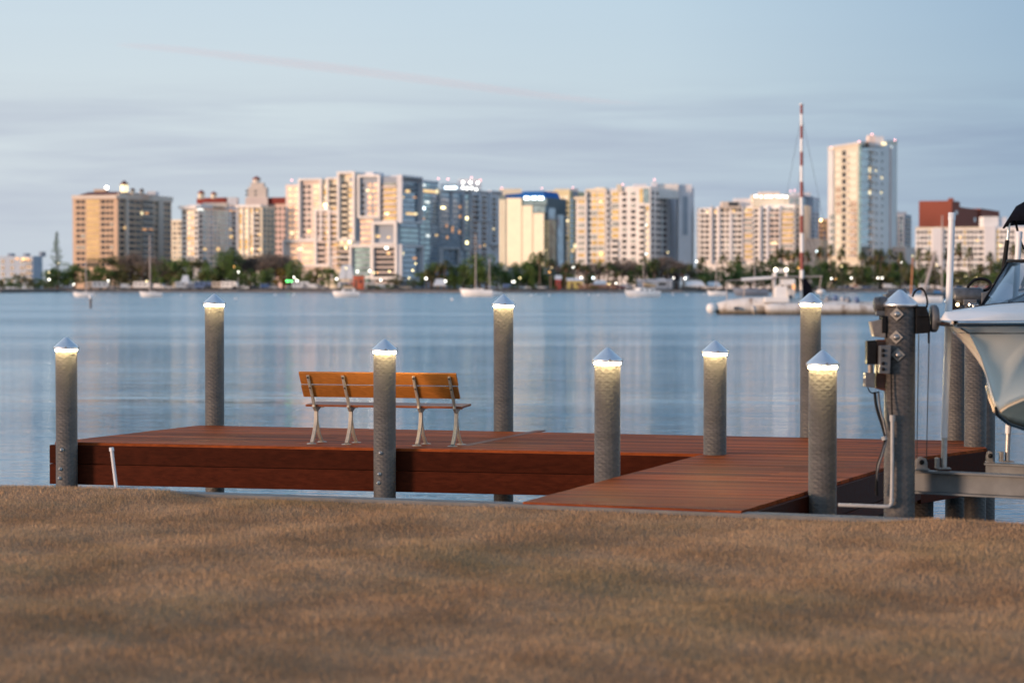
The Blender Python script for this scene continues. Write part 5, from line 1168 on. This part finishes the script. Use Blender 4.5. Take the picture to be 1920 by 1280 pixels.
for u, v in ((1318, 478), (1356, 477), (1384, 476), (1455, 465), (1466, 462), (1478, 466), (1488, 468), (1498, 462), (1512, 468), (1536, 459), (1556, 456), (1578, 462), (1617, 468), (1640, 466), (1651, 464), (1668, 464), (1690, 470), (1446, 476), (1723, 465), (1740, 468), (1750, 471), (1772, 466), (1797, 454), (1818, 461), (1856, 471), (1900, 455), (1916, 460)): T.append(('p', u, v, 22, 40))
for i, u in enumerate(range(1535, 1722, 14)): T.append((('g', 'g', 'o', 'g', 'y')[i % 5] if u > 1580 else 'g', u + random.uniform(-4, 4), 484 + random.uniform(-5, 8), 38, 44))
for i, u in enumerate(range(1545, 1722, 22)): T.append((('g', 'o')[i % 2], u, 502 + random.uniform(-4, 6), 44, 30))
for i, u in enumerate(range(1726, 2010, 15)): T.append((('g', 'g', 'o')[i % 3], u + random.uniform(-4, 4), interp(u, [(1726, 490), (1790, 503), (1830, 496), (1870, 485), (1920, 488)]) + random.uniform(-3, 6), 40, 44))
for i, u in enumerate(range(1735, 1960, 20)): T.append((('g', 'o')[i % 2], u, 513 + random.uniform(-4, 5), 40, 26))
for u, v in ((1508, 532), (1525, 530), (1545, 528), (1560, 531), (650, 531), (690, 533), (710, 534), (730, 531), (960, 535), (1000, 536), (1040, 536), (880, 536), (850, 537), (1110, 534)): T.append(('s', u, v, 26, 6))
for k, u, v, wd, dy in T: tree(k, u, v, wd, dy)
for k, lst in PROTO.items():                              # a sort that no place used is dropped
    for i, o in enumerate(lst):
        if (k, i) not in used:
            for c in list(o.children): bpy.data.objects.remove(c)
            bpy.data.objects.remove(o)
# ------------------------------------------------------------------ lamps
m_post = mat('dark_lamp_post', (.10, .095, .09), .6)
def lamp(u, v, m, r=.40, dy=14, name='street_lamp', cat='street lamp'):
    y = shore_y(u) + dy; p = PY(u, v, y); r *= .70; lab = {'lamp_white': 'glowing white', 'lamp_yellow': 'glowing yellow', 'lamp_orange': 'glowing orange', 'lamp_green': 'glowing green', 'lamp_cool_white': 'glowing cool white'}[m.name] + ' lamp on a thin post ' + zone(u)
    root = empty(name, (p.x, p.y, GZ), lab, cat, lab.replace('lamp on', 'lamps on').replace('a thin post', 'thin posts')); h = p.z - GZ
    mb = MB(); mb.tube([(0, 0, -.3), (0, 0, max(.3, h - r))], [.09, .06], 6); mb.lathe([(0, h + r * .95), (r * .5, h + r * 1.0), (0, h + r * 1.3)], n=8); mb.build('post', m_post, root)
    MB().lathe([(0, h - r), (r * .7, h - r * .7), (r, h), (r * .7, h + r * .7), (0, h + r)], n=10).build('globe', m, root)
W_, Y_, O_ = L_WHT, L_YEL, L_ORG
LAMPS = [(92, 524, W_, .48), (92, 511, Y_, .32), (138, 533, W_), (203, 526, W_), (219, 539, Y_), (275, 527, Y_, .36), (333, 532, Y_, .42), (330, 536, Y_, .42), (336, 529, Y_, .42), (447, 510, W_), (439, 500, O_, .3), (538, 527, L_GRN, .5), (547, 527, L_GRN, .5), (542, 527, L_GRN, .4), (551, 520, W_, .42), (557, 526, W_, .5), (631, 523, W_, .5), (599, 517, Y_, .25), (649, 503, Y_, .34), (648, 465, Y_, .40), (655, 529, Y_, .3), (670, 509, W_, .46), (693, 508, W_, .46), (701, 511, Y_, .38), (708, 511, O_, .3), (730, 509, Y_, .42), (714, 525, W_, .44), (774, 507, Y_, .44), (779, 494, Y_, .38), (767, 521, Y_, .36), (799, 522, W_, .52), (835, 527, W_, .46), (961, 528, W_, .36), (964, 528, W_, .4), (975, 521, Y_, .36), (1030, 510, O_, .34), (1034, 502, Y_, .25), (1075, 501, W_, .38), (1090, 521, W_, .56), (1112, 521, L_BLU, .52), (1155, 531, W_, .36), (1142, 533, Y_, .46), (1139, 533, O_, .3), (1148, 535, O_, .3), (1211, 476, L_BLU, .36), (1252, 473, Y_, .28), (1263, 521, W_, .32), (1284, 522, W_, .38), (1306, 490, W_, .42), (1285, 521, W_, .3), (1531, 471, L_BLU, .42), (1559, 522, W_, .40), (1567, 523, O_, .34), (1578, 499, Y_, .34), (1497, 502, O_, .34), (1596, 521, W_, .42), (1646, 521, W_, .42), (1654, 521, W_, .42), (1690, 492, W_, .25), (1711, 480, Y_, .30), (1756, 497, Y_, .34), (1830, 521, Y_, .22), (1795, 526, Y_, .22), (1810, 518, Y_, .2), (1885, 494, O_, .2), (110, 493, Y_, .22)]
for t in LAMPS: lamp(*t)
# ------------------------------------------------------------------ vehicles, tents and sheds on the shore
PAINT = {n: mat(n + '_paint', c, .3, 0, coat=.3) for n, c in (('white', (.66, .65, .64)), ('silver', (.40, .41, .44)), ('blue', (.10, .15, .28)), ('dark', (.04, .045, .055)), ('red', (.36, .05, .04)), ('beige', (.52, .42, .33)), ('grey', (.22, .23, .26)))}
M_GL = mat('vehicle_glass', (.02, .025, .03), .08); M_TY = mat('tyre_rubber', (.02, .02, .02), .8)
def side_shape(mb, prof, w_, mi): mb.extrude([Vector((x, -w_ / 2, z)) for x, z in prof], (0, w_, 0), mi)
def vehicle(kind, u, colr, rz=None, dy=10):
    y = shore_y(u) + dy; mb = MB()
    if kind == 'car':
        L_ = 4.4; side_shape(mb, [(-2.2, .35), (2.2, .35), (2.2, .75), (1.9, .88), (1.05, .95), (-1.8, .98), (-2.2, .85)], 1.75, 0); side_shape(mb, [(1.0, .93), (.45, 1.40), (-1.1, 1.43), (-1.75, .95)], 1.5, 1); mb.box((-.3, 0, 1.435), (1.5, 1.4, .04))
    elif kind == 'van':
        L_ = 5.2; side_shape(mb, [(-2.6, .4), (2.6, .4), (2.6, 1.0), (1.9, 1.25), (1.3, 2.1), (-2.6, 2.1)], 1.9, 0); side_shape(mb, [(1.85, 1.28), (1.4, 1.95), (.5, 1.95), (.5, 1.28)], 1.93, 1)
    else:
        L_ = 7.5; side_shape(mb, [(-3.7, .5), (3.0, .5), (3.7, .6), (3.7, 1.5), (3.1, 1.6), (3.1, 3.0), (-3.7, 3.0)], 2.3, 0); 
        for x in (-2.6, -.8, 1.2): mb.box((x, 0, 2.0), (1.0, 2.34, .6), 0, 1)
        mb.box((3.42, 0, 1.25), (.5, 2.0, .5), 0, 1)
    for x in (-L_ * .31, L_ * .31):
        for s_ in (-1, 1): mb.lathe([(0, -.1), (.32, -.1), (.32, .1), (0, .1)], (x, s_ * .85, .32), 10, 2, axis=(0, 1, 0))
    p = PY(u, 545, y); nm = {'car': 'parked_car', 'van': 'parked_van', 'rv': 'camper_van'}[kind]
    o = mb.build(nm, [PAINT[colr], M_GL, M_TY]); o.location = (p.x, p.y, GZ + .02); o.rotation_euler = (0, 0, random.uniform(-.4, .4) if rz is None else rz)
    cn = {'car': 'small parked car', 'van': 'boxy parked van', 'rv': 'long camper van with side windows'}[kind]; lab = f'{colr} {cn} {zone(u)}'; tag(o, lab, nm.split('_')[1] if kind != 'rv' else 'camper van', lab.replace(cn, cn + 's')); return o
for kind, u, c in (('car', 128, 'silver'), ('rv', 190, 'white'), ('rv', 180, 'beige'), ('car', 210, 'grey'), ('van', 238, 'white'), ('van', 262, 'white'), ('rv', 268, 'white'), ('car', 256, 'beige'), ('van', 300, 'silver'), ('car', 318, 'white'), ('rv', 346, 'white'), ('van', 362, 'grey'), ('rv', 382, 'blue'), ('car', 392, 'dark'), ('rv', 415, 'beige'), ('rv', 432, 'white'), ('car', 445, 'dark'), ('car', 462, 'white'), ('car', 478, 'dark'), ('van', 500, 'blue'), ('car', 515, 'silver'), ('rv', 565, 'white'), ('car', 575, 'silver'), ('van', 590, 'white'), ('car', 605, 'grey'), ('van', 645, 'silver'), ('rv', 652, 'white'), ('car', 700, 'blue'), ('van', 718, 'white'), ('car', 742, 'dark'), ('car', 760, 'beige'), ('van', 955, 'blue'), ('car', 985, 'white'), ('car', 1013, 'white'), ('car', 1020, 'grey'), ('car', 1122, 'white'), ('van', 1175, 'silver'), ('car', 1162, 'red'), ('car', 1572, 'silver'), ('car', 1590, 'blue'), ('car', 1606, 'white'), ('car', 1622, 'blue'), ('car', 1634, 'grey'), ('van', 1668, 'white'), ('car', 1700, 'silver'), ('van', 1735, 'white'), ('car', 1800, 'blue'), ('car', 1815, 'white'), ('car', 1828, 'red'), ('car', 1842, 'silver'), ('car', 1856, 'red'), ('car', 1872, 'dark'), ('car', 1520, 'beige')):
    vehicle(kind, u, c)
def shed(name, label, cat, u0, u1, vt, vb, m, mr, dy=12, roof=.25, doors=True):
    y = shore_y((u0 + u1) / 2) + dy; a, b_ = PY(u0, vb, y), PY(u1, vb, y); zt = PY(u0, vt, y).z - GZ; w_ = b_.x - a.x; root = empty(name, ((a.x + b_.x) / 2, y + 2.5, GZ), label, cat); hw = zt * (1 - roof)
    MB().box((0, 0, hw / 2), (w_, 5, hw)).build('wall', m, root)
    mb = MB(); mb.extrude([Vector((-w_ / 2 - .3, -2.9, hw)), Vector((-w_ / 2 - .3, 0, zt)), Vector((-w_ / 2 - .3, 2.9, hw))], (w_ + .6, 0, 0)); mb.build('roof', mr, root)
    if doors:
        MB().box((-w_ * .2, -2.5, hw * .38), (w_ * .18, .1, hw * .72)).build('door', M_TR, root); MB().box((w_ * .22, -2.5, hw * .58), (w_ * .22, .1, hw * .3)).build('window', M_GL, root)
shed('yellow_hut', 'yellow hut with a pale pitched roof between the dark green trees and a brown fence', 'hut', 1064, 1092, 521, 540, mat('yellow_paint', (.52, .42, .14), .8), W_LGREY)
shed('cargo_container', 'orange red container with yellow panels in front of the framed condominium', 'container', 662, 682, 516, 536, mat('orange_red_paint', (.50, .12, .06), .7, 0, .35, .5), mat('orange_roof', (.45, .16, .08), .7), 8, .06)
shed('storage_shed', 'long slate blue shed with a flat roof behind the catamaran', 'shed', 1195, 1260, 524, 542, W_SLATE, W_GREY, 16, .1)
shed('beach_kiosk', 'small red and white kiosk left of the yellow hut', 'kiosk', 1042, 1052, 516, 528, PAINT['red'], PAINT['white'], 18, .3)
def tent(u0, u1, vt, vb, lab, dy=12):
    y = shore_y((u0 + u1) / 2) + dy; a, b_ = PY(u0, vb, y), PY(u1, vb, y); w_ = b_.x - a.x; zt = PY(u0, vt, y).z - GZ; root = empty('white_tent', ((a.x + b_.x) / 2, y, GZ), lab, 'tent')
    mb = MB(); h1 = zt * .45; q = [(-w_ / 2, -3, h1), (w_ / 2, -3, h1), (w_ / 2, 3, h1), (-w_ / 2, 3, h1)]; r_ = [(-w_ * .3, 0, zt), (w_ * .3, 0, zt)]
    mb.add(q + r_, [(0, 1, 5, 4), (2, 3, 4, 5), (1, 2, 5), (3, 0, 4)]); q2 = [(x, y_, z - .5) for x, y_, z in q]; mb.add(q + q2, [(0, 4, 5, 1), (1, 5, 6, 2), (2, 6, 7, 3), (3, 7, 4, 0)]); mb.build('canopy', PAINT['white'], root)
    for x in (-.48, -.16, .16, .48): MB().tube([(x * w_, -2.9, -.1), (x * w_, -2.9, h1)], .07, 6).build('leg', m_post, root)
tent(1283, 1322, 526, 542, 'long white tent left of the palms below the balconied condominium'); tent(1322, 1352, 528, 543, 'white tent right of the long tent behind the small moored sailboat'); tent(636, 664, 496, 520, 'pale tent roof left of the orange red container', 20); tent(813, 836, 523, 534, 'small white tent roof left of the large dark tree'); tent(1110, 1140, 525, 533, 'low white tent roof above the brown fence', 20); tent(340, 356, 516, 530, 'small white tent among the camper vans'); tent(1226, 1252, 522, 530, 'pale tent roof behind the slate blue shed', 26)
fr = empty('wooden_fence', PY(1120, 545, shore_y(1120) + 8), 'brown wooden fence right of the yellow hut', 'fence'); fr.location.z = GZ
for i in range(13):
    x = (i - 6) * 1.15; MB().box((x, 0, .95), (1.05, .08, 1.9)).build('fence_panel', mat('brown_fence', (.22, .12, .085), .85) if i == 0 else bpy.data.materials['brown_fence'], fr)
# walkers: tiny figures at the right hand sea wall
def person(u, top, legs, lab):
    y = shore_y(u) + 9; p = PY(u, 545, y); mb = MB(); 
    for s_ in (-1, 1): mb.tube([(s_ * .14, s_ * .12, 0), (s_ * .11, s_ * .04, .45), (s_ * .09, 0, .9)], [.06, .075, .10], 6, 1); mb.tube([(s_ * .21, 0, 1.42), (s_ * .27, .02, 1.12), (s_ * .25, -.08, .86)], [.06, .05, .04], 6, 0)
    mb.lathe([(0, .84), (.17, .86), (.17, 1.05), (.21, 1.35), (.14, 1.47), (.06, 1.5)], n=8); mb.lathe([(.055, 1.48), (.055, 1.54), (.10, 1.60), (.11, 1.68), (.08, 1.76), (0, 1.79)], n=8, mi=2)
    o = mb.build('person', [top, legs, bpy.data.materials.get('skin') or mat('skin', (.45, .26, .18), .6)]); o.location = (p.x, p.y, GZ + .02); tag(o, lab, 'person')
person(1602, mat('orange_shirt', (.60, .16, .07), .8), PAINT['dark'], 'person in an orange shirt walking along the far sea wall'); person(1613, mat('green_shirt', (.03, .16, .14), .8), PAINT['grey'], 'person in a dark green shirt walking behind the orange shirted one'); person(1584, PAINT['white'], PAINT['beige'], 'person in white clothes left of the orange shirted walker')
person(1607, PAINT['red'], PAINT['dark'], 'person in a red shirt between the orange and green shirted walkers')
# ------------------------------------------------------------------ boats at anchor
M_HW = mat('white_boat_hull', (.84, .80, .76), .4, 0, .8, .08); M_HD = mat('dark_boat_hull', (.05, .07, .09), .4); M_MAST = mat('aluminium_mast', (.42, .36, .33), .5, .2); M_WOODM = mat('orange_wood_mast', (.50, .20, .08), .5); M_SAIL = mat('furled_canvas', (.60, .40, .22), .8); M_SAILB = mat('blue_canvas', (.03, .22, .50), .7)
def hull_mesh(L_, B_, Hf, sheer=.3, keel=.4):
    mb = MB(); rings = []
    for i in range(13):
        t = i / 12; b_ = B_ / 2 * min(1, (1 - (1 - min(1, t / .45)) ** 2)) * (1 - .3 * max(0, (t - .6) / .4)); z = Hf + sheer * ((1 - t) ** 2) + .1 * t * t; x = -L_ / 2 + L_ * t; rk = (1 - t) ** 3 * L_ * .07
        rings.append([Vector((x - rk, b_ * .05, z)), Vector((x - rk, b_, z)), Vector((x - rk * .3, b_ * .9, z * .4)), Vector((x + rk, b_ * .5, -.15)), Vector((x + rk, 0, -keel)), Vector((x + rk, -b_ * .5, -.15)), Vector((x - rk * .3, -b_ * .9, z * .4)), Vector((x - rk, -b_, z)), Vector((x - rk, -b_ * .05, z))])
    mb.loft(rings, closed=True); mb.add(rings[-1], [tuple(range(9))]); return mb
def sailboat(u, vw, L_, vm, lab, hullm=M_HW, rz=0, um=None, mastm=None, boom=None, mizzen=None, lean=0, cabin=True):
    y = (CAMZ - WATER) * F / (vw - HOR); p = PY(u, vw, y); root = empty('sailboat', (p.x, p.y, WATER), lab, 'sailboat', None); root.rotation_euler = (0, 0, rz); Hf = L_ * .20
    hull_mesh(L_, L_ * .34, Hf, L_ * .07).build('hull', hullm, root)
    if cabin: mb = MB(); side_shape(mb, [(-L_ * .18, Hf - .1), (L_ * .2, Hf - .1), (L_ * .19, Hf + L_ * .05), (-L_ * .12, Hf + L_ * .05)], L_ * .17, 0); c_ = mb.build('cabin', hullm, root); MB().box((0, 0, Hf + L_ * .02), (L_ * .16, L_ * .175, L_ * .02)).build('window', M_GL, c_)
    def mast(uu, vt, r_, m):
        q = PY(uu, vt, y); xo = (q.x - p.x) / max(.3, math.cos(rz)); h = q.z; MB().tube([(xo - lean, 0, Hf - .2), (xo, 0, h)], [r_, r_ * .75], 8).build('mast', m, root)
        if boom: MB().tube([(xo + .1, 0, Hf + 1.0), (xo + L_ * .30, 0, Hf + .9)], .16, 8).build('furled_sail', boom, root)
        rg = MB(); rg.tube([(-L_ * .52, 0, Hf + .4), (xo, 0, h * .97)], .015, 4); rg.tube([(L_ * .48, 0, Hf + .1), (xo, 0, h * .97)], .015, 4); rg.build('rigging', M_MAST, root)
    mast(um or u, vm, .16, mastm or M_MAST)
    if mizzen: mast(mizzen[0], mizzen[1], .13, mastm or M_MAST)
    return root
sailboat(158, 557, 4.8, 490, 'sailboat with a pale mast moored left of the tan tower', rz=.1, um=161)
sailboat(284, 557, 5.2, 440, 'white sailboat with a tall mast moored below the tan tower', rz=.15, um=281)
sailboat(895, 556, 8.0, 437, 'cream ketch with a very tall mast moored before the large dark tree', rz=-.1, um=892)
sailboat(925, 554.5, 4.6, 485, 'small white sailboat moored just right of the cream ketch', rz=.3, um=918)
sailboat(1344, 554, 5.0, 484, 'small white sailboat moored left of the old trimaran', rz=.05, um=1343)
sailboat(1408, 555, 9.0, 477, 'grey sailboat partly hidden behind the bow of the old trimaran', hullm=PAINT['grey'], rz=.1, um=1415)
sailboat(1708, 567, 5.0, 482, 'sailboat with an orange wooden mast behind the lift pile', rz=.2, um=1712, mastm=M_WOODM, boom=M_SAILB, lean=.35)
sailboat(1742, 566, 4.6, 470, 'white sailboat with a leaning mast left of the near guide pole', rz=-.15, um=1755, lean=2.2, cabin=False)
sailboat(1757, 560, 6.0, 404, 'dark hulled sailboat with a tall mast beside the near guide pole', hullm=M_HD, rz=.1, um=1767, boom=PAINT['white'])
sailboat(1738, 567.5, 4.2, 476, 'small open sailboat with a leaning mast and blue cover', rz=.1, um=1751, lean=2.0, boom=M_SAILB, cabin=False)
# cruiser with a cabin
y = CAMZ * F / (557 - HOR); p = PY(650, 557, y); cr = empty('cabin_cruiser', (p.x, p.y, WATER), 'white cabin cruiser with a flybridge moored below the orange red container', 'motor boat'); cr.rotation_euler = (0, 0, .1)
hull_mesh(6.2, 2.4, 1.25).build('hull', M_HW, cr); mb = MB(); side_shape(mb, [(-1.6, 1.0), (2.2, 1.0), (1.9, 2.2), (-.9, 2.2)], 1.7, 0); c_ = mb.build('cabin', M_HW, cr); MB().box((.4, 0, 1.75), (2.0, 1.75, .45)).build('window', M_GL, c_)
mb = MB(); side_shape(mb, [(-.6, 2.15), (1.6, 2.15), (1.5, 2.65), (-.9, 2.75)], 1.4, 0); mb.build('flybridge', M_SAIL, cr)
for x in (-2.0, 1.9): MB().tube([(x, .6, 1.1), (x, .6, 1.8), (x + .5, .6, 1.8)], .03, 6).build('railing', M_MAST, cr)
# catamaran
y = CAMZ * F / (557 - HOR); p = PY(1206, 557, y); ct = empty('catamaran', (p.x, p.y, WATER), 'white catamaran with a tan furled sail moored before the white and pink condominium', 'catamaran'); ct.rotation_euler = (0, 0, .28)
for s_ in (-1, 1):
    mb = hull_mesh(7.4, 1.4, 1.45, .35); mb.v = [(x, y_ + s_ * 1.9, z) for x, y_, z in mb.v]; mb.build('hull', M_HW, ct)
mb = MB(); side_shape(mb, [(-2.2, .8), (2.6, .8), (2.3, 2.15), (-1.3, 2.3)], 3.8, 0); c_ = mb.build('cabin', M_HW, ct)
for x in (-1.0, .4, 1.7): MB().box((x, 0, 1.72), (.55, 3.9, .5)).build('window', M_GL, c_)
q = PY(1209, 478, y); MB().tube([(0, 0, 2.0), (0, 0, q.z)], [.12, .08], 8).build('mast', M_MAST, ct); MB().tube([(.1, 0, 3.2), (3.2, 0, 2.7)], [.42, .3], 8).build('furled_sail', M_SAIL, ct)
# buoys
M_BUOY = mat('white_buoy', (.72, .70, .68), .5)
def buoy(u, v, r=.28, name='mooring_buoy'):
    y = CAMZ * F / (v + 2 - HOR); p = PY(u, v, y); mb = MB(); mb.lathe([(0, -r * .4), (r * .8, -r * .2), (r, r * .3), (r * .8, r * .9), (r * .25, r * 1.3), (r * .15, r * 1.6), (0, r * 1.65)], n=10)
    o = mb.build(name, M_BUOY); o.location = (p.x, p.y, WATER); tag(o, 'round white mooring buoy floating ' + zone(u).replace('below', 'off the shore before'), 'buoy', 'white buoys ' + zone(u)); 
for u, v, r in ((340, 552, .3), (442, 559, .3), (848, 561, .34), (996, 552, .3), (867, 552, .3), (1104, 552, .3), (1122, 552, .28), (1289, 552, .3), (1320, 550, .3), (1030, 552, .25), (1262, 551, .3), (516, 552, .3), (550, 552, .3)): buoy(u, v, r)
mk = empty('channel_marker', PZ(170, 577, WATER), 'grey marker post standing in the water at the far left', 'marker'); MB().tube([(0, 0, -.5), (0, 0, 1.5)], .13, 8).build('post', M_TR, mk); MB().lathe([(.22, 1.2), (.22, 1.6), (0, 1.85)], n=8).build('cone_top', M_BUOY, mk)
# ------------------------------------------------------------------ the old trimaran
TY = 236.0; t0 = PY(1480, 590, TY); t0.z = 0
tri = empty('old_trimaran', t0, 'weathered white trimaran with a tall red and white mast and cluttered deck', 'trimaran')
M_OLD, nt, b = newmat('weathered_white_hull'); pos = nd(nt, 'ShaderNodeNewGeometry').outputs['Position']; sp = nd(nt, 'ShaderNodeSeparateXYZ'); nt.links.new(pos, sp.inputs[0])
rust = noise(nt, mapping(nt, pos, (1, 1, .5)), 1.1, 5, .65); c = ramp(nt, rust, [(.33, (.28, .20, .15)), (.44, (.60, .56, .52)), (.7, (.74, .71, .68))])
grow_ = mth(nt, 'ADD', sp.outputs[2], mth(nt, 'MULTIPLY', rust, .5)); c = mixc(nt, 1.0, c, ramp(nt, mth(nt, 'MULTIPLY', grow_, .6), [(.12, (.10, .09, .06)), (.34, (.45, .40, .32)), (.55, (1, 1, 1))]), 'MULTIPLY'); nt.links.new(c, b.inputs['Base Color']); b.inputs['Roughness'].default_value = .7
def tp(u, v, dy=0): q = PY(u, v, TY + dy); return q - t0
def qx(u, dy=0): return tp(u, 590, dy).x
def qz(v, dy=0): return PY(960, v, TY + dy).z
mb = MB(); rings = []
for u, vt, w_ in ((1335, 577, .15), (1342, 571, .5), (1352, 567, .8), (1370, 563, 1.15), (1400, 559, 1.4), (1440, 559, 1.6), (1500, 562, 1.7), (1580, 565, 1.6), (1650, 567, 1.3)):
    x = qx(u, 3); zt = qz(vt, 3); lo = lerp(-.2, .9, max(0, (1345 - u) / 12)); rings.append([Vector((x + .1, 3 + w_ * .45, lo)), Vector((x, 3 + w_, zt * .55)), Vector((x, 3 + w_ * .8, zt)), Vector((x, 3, zt + .1)), Vector((x, 3 - w_ * .8, zt)), Vector((x, 3 - w_, zt * .55)), Vector((x + .1, 3 - w_ * .45, lo))])
mb.loft(rings, closed=True); mb.build('main_hull', M_OLD, tri)
MB().lathe([(0, -.55), (.4, -.4), (.55, 0), (.4, .4), (0, .55)], tp(1334, 578, 2.6), 12).build('bow_fender', M_HW, tri)
mb = MB(); rings = []
for u, r_ in ((1434, .02), (1435, .25), (1438, .42), (1446, .52), (1470, .58), (1600, .58), (1652, .52), (1668, .3), (1672, .02)):
    x = qx(u); rings.append([Vector((x, math.cos(k / 12 * 6.283) * r_ * .9, .50 + math.sin(k / 12 * 6.283) * r_ * 1.15)) for k in range(12)])
mb.loft(rings, closed=True); mb.build('side_float', M_OLD, tri)
mb = MB(); mb.tube([Vector((qx(1412), .2, .9)), Vector((qx(1416), .4, .1))], .22, 8); mb.tube([Vector((qx(1418), 1.6, 1.0)), Vector((qx(1440), .3, .9))], .12, 6); mb.build('cross_beam', M_OLD, tri)
def tbox(name, u0, u1, v0, v1, m, dy=2.0, dep=2.2, par=tri, bev=.06):
    a, c_ = tp(u0, v1, dy), tp(u1, v0, dy); mb = MB(); mb.box(((a.x + c_.x) / 2, dy + dep / 2, (a.z + c_.z) / 2), (c_.x - a.x, dep, c_.z - a.z)); return mb.build(name, m, par, bevel=bev)
cab = tbox('deckhouse', 1454, 1476, 537, 563, M_HW); tbox('deckhouse_side', 1476, 1490, 542, 566, M_OLD, 1.8); tbox('upper_box', 1466, 1491, 523, 534, M_HW, 2.4); tbox('door', 1479, 1485, 553, 566, M_HD, 1.7, .2); tbox('deck_edge', 1434, 1480, 557, 567, M_HW, .9, 1.2)
tbox('tower_base', 1448, 1480, 519, 521, M_MAST, 2.2, 1.6); tbox('tower_box', 1449, 1455, 511, 540, M_HW, 2.5, .5); tbox('arch_post', 1455.5, 1457, 502, 520, M_HW, 2.6, .3); tbox('arch_top', 1456, 1472, 503, 512, M_OLD, 2.6, .5)
for u in (1454, 1474.5):
    mb = MB(); a = tp(u, 521, 2.6); c_ = tp(u, 508, 2.6); mb.tube([a, c_], .14, 8); lt = mb.build('lamp_post', M_HW, tri); MB().lathe([(0, -.17), (.14, -.1), (.17, .05), (.1, .16), (0, .2)], tp(u, 506, 2.6), 10).build('lamp', emit('boat_lamp_%d' % u, (1, .9, .65), 7), lt)
MB().tube([tp(1362, 526.5, 2.5), tp(1390, 524.5, 2.5)], .05, 6).build('bow_rail', M_MAST, tri); MB().tube([tp(1390, 524, 2.5), tp(1448, 520.5, 2.5)], .16, 8).build('boom', M_HW, tri); MB().tube([tp(1455, 519.5, 2.5), tp(1542, 518, 2.5)], .07, 8).build('boom_bar', M_MAST, tri)
for ps in ([(1362, 527), (1363, 562)], [(1398, 524), (1394, 560)], [(1400, 525), (1421, 534)], [(1451, 520), (1449, 558)], [(1540, 518), (1536, 545)], [(1537, 547), (1542, 562)]): MB().tube([tp(*q, 2.5) for q in ps], .06, 6).build('stanchion', M_MAST, tri)
mb = MB(); M_MR = mat('mast_red_paint', (.26, .055, .04), .55)
segs = [(560, 0), (506, 1), (473, 0), (437, 1), (404, 0), (370, 1), (341, 0), (311, 1), (285, 0), (260, 1), (236, 0), (214, 1), (196, 0)]
for (v0, c0_), (v1, _) in zip(segs, segs[1:]):
    r0, r1 = lerp(.21, .13, (560 - v0) / 365), lerp(.21, .13, (560 - v1) / 365); um = lambda v: lerp(1503.5, 1503, (560 - v) / 365); mb.tube([tp(um(v0), v0, 2.5), tp(um(v1), v1, 2.5)], [r0, r1], 12, c0_)
mb.lathe([(0, 0), (.22, 0), (.22, .12), (0, .14)], tp(1503, 197, 2.5), 8); mb.build('mast', [M_HW, M_MR], tri)
rg = MB()
for (u, v, vt) in ((1440, 556, 215), (1575, 560, 215), (1470, 556, 300), (1545, 558, 330), (1590, 560, 470), (1420, 548, 480), (1560, 560, 420)): rg.tube([tp(1503, vt, 2.5), tp(u, v, 2.5)], .014, 4)
rg.build('rigging', m_cable, tri)
mb = MB(); mb.extrude([tp(1501, 522, 2.3), tp(1512, 522, 2.3), tp(1522, 536, 2.3), (tp(1524, 560, 2.3)), tp(1504, 560, 2.3)], (0, .8, 0)); mb.build('black_tarpaulin', m_can, tri)
mb = MB(); mb.lathe([(0, 0), (.35, .02), (.5, .2), (.42, .38), (0, .5)], tp(1539, 551, 2.5), 12); mb.build('white_dome', M_HW, tri)
for u, v, w_, m in ((1552, 560, 14, PAINT['grey']), (1566, 558, 12, PAINT['blue']), (1562, 563, 4, PAINT['red']), (1580, 560, 10, PAINT['silver']), (1590, 562, 14, PAINT['grey']), (1606, 562, 12, PAINT['blue']), (1530, 562, 10, PAINT['dark'])):
    mb = MB(); a = tp(u, v, 2); mb.lathe([(0, -.35), (w_ * .026, -.3), (w_ * .024, .1), (w_ * .012, .28), (0, .3)], a, 7); mb.build('deck_bundle', m, tri)
tbox('hatch_opening', 1376, 1386, 575, 581, M_HD, 1.55, .12)
tbox('warm_window', 1486, 1491, 533, 550, E_ORG, 2.3, .2)
# ------------------------------------------------------------------ contrail: a long thin ribbon of vapour high and far away
m_tr = bpy.data.materials.new('contrail_vapour'); m_tr.use_nodes = True; nt = m_tr.node_tree; nt.nodes.remove(nt.nodes['Principled BSDF'])
pv = nd(nt, 'ShaderNodeVolumePrincipled'); pv.inputs['Color'].default_value = (1, .66, .66, 1); pv.inputs['Density'].default_value = .006; nt.links.new(pv.outputs[0], nt.nodes['Material Output'].inputs['Volume'])
CY = 9000.0; mb = MB(); pts = [PY(u, v, CY) for u, v in ((215, 84), (330, 93), (480, 111), (640, 130), (820, 153), (960, 172), (1080, 186), (1210, 196))]
mb.tube(curve(pts, 4), [4, 9, 12, 14, 15, 16, 17, 18, 18, 19, 20, 20, 20, 20, 19, 19, 18, 18, 17, 17, 16, 16, 15, 14, 13, 12, 9, 6, 2][:len(curve(pts, 4))], 12)
tag(mb.build('contrail', m_tr), 'faint pink vapour trail slanting down across the sky', 'contrail', None, 'stuff')
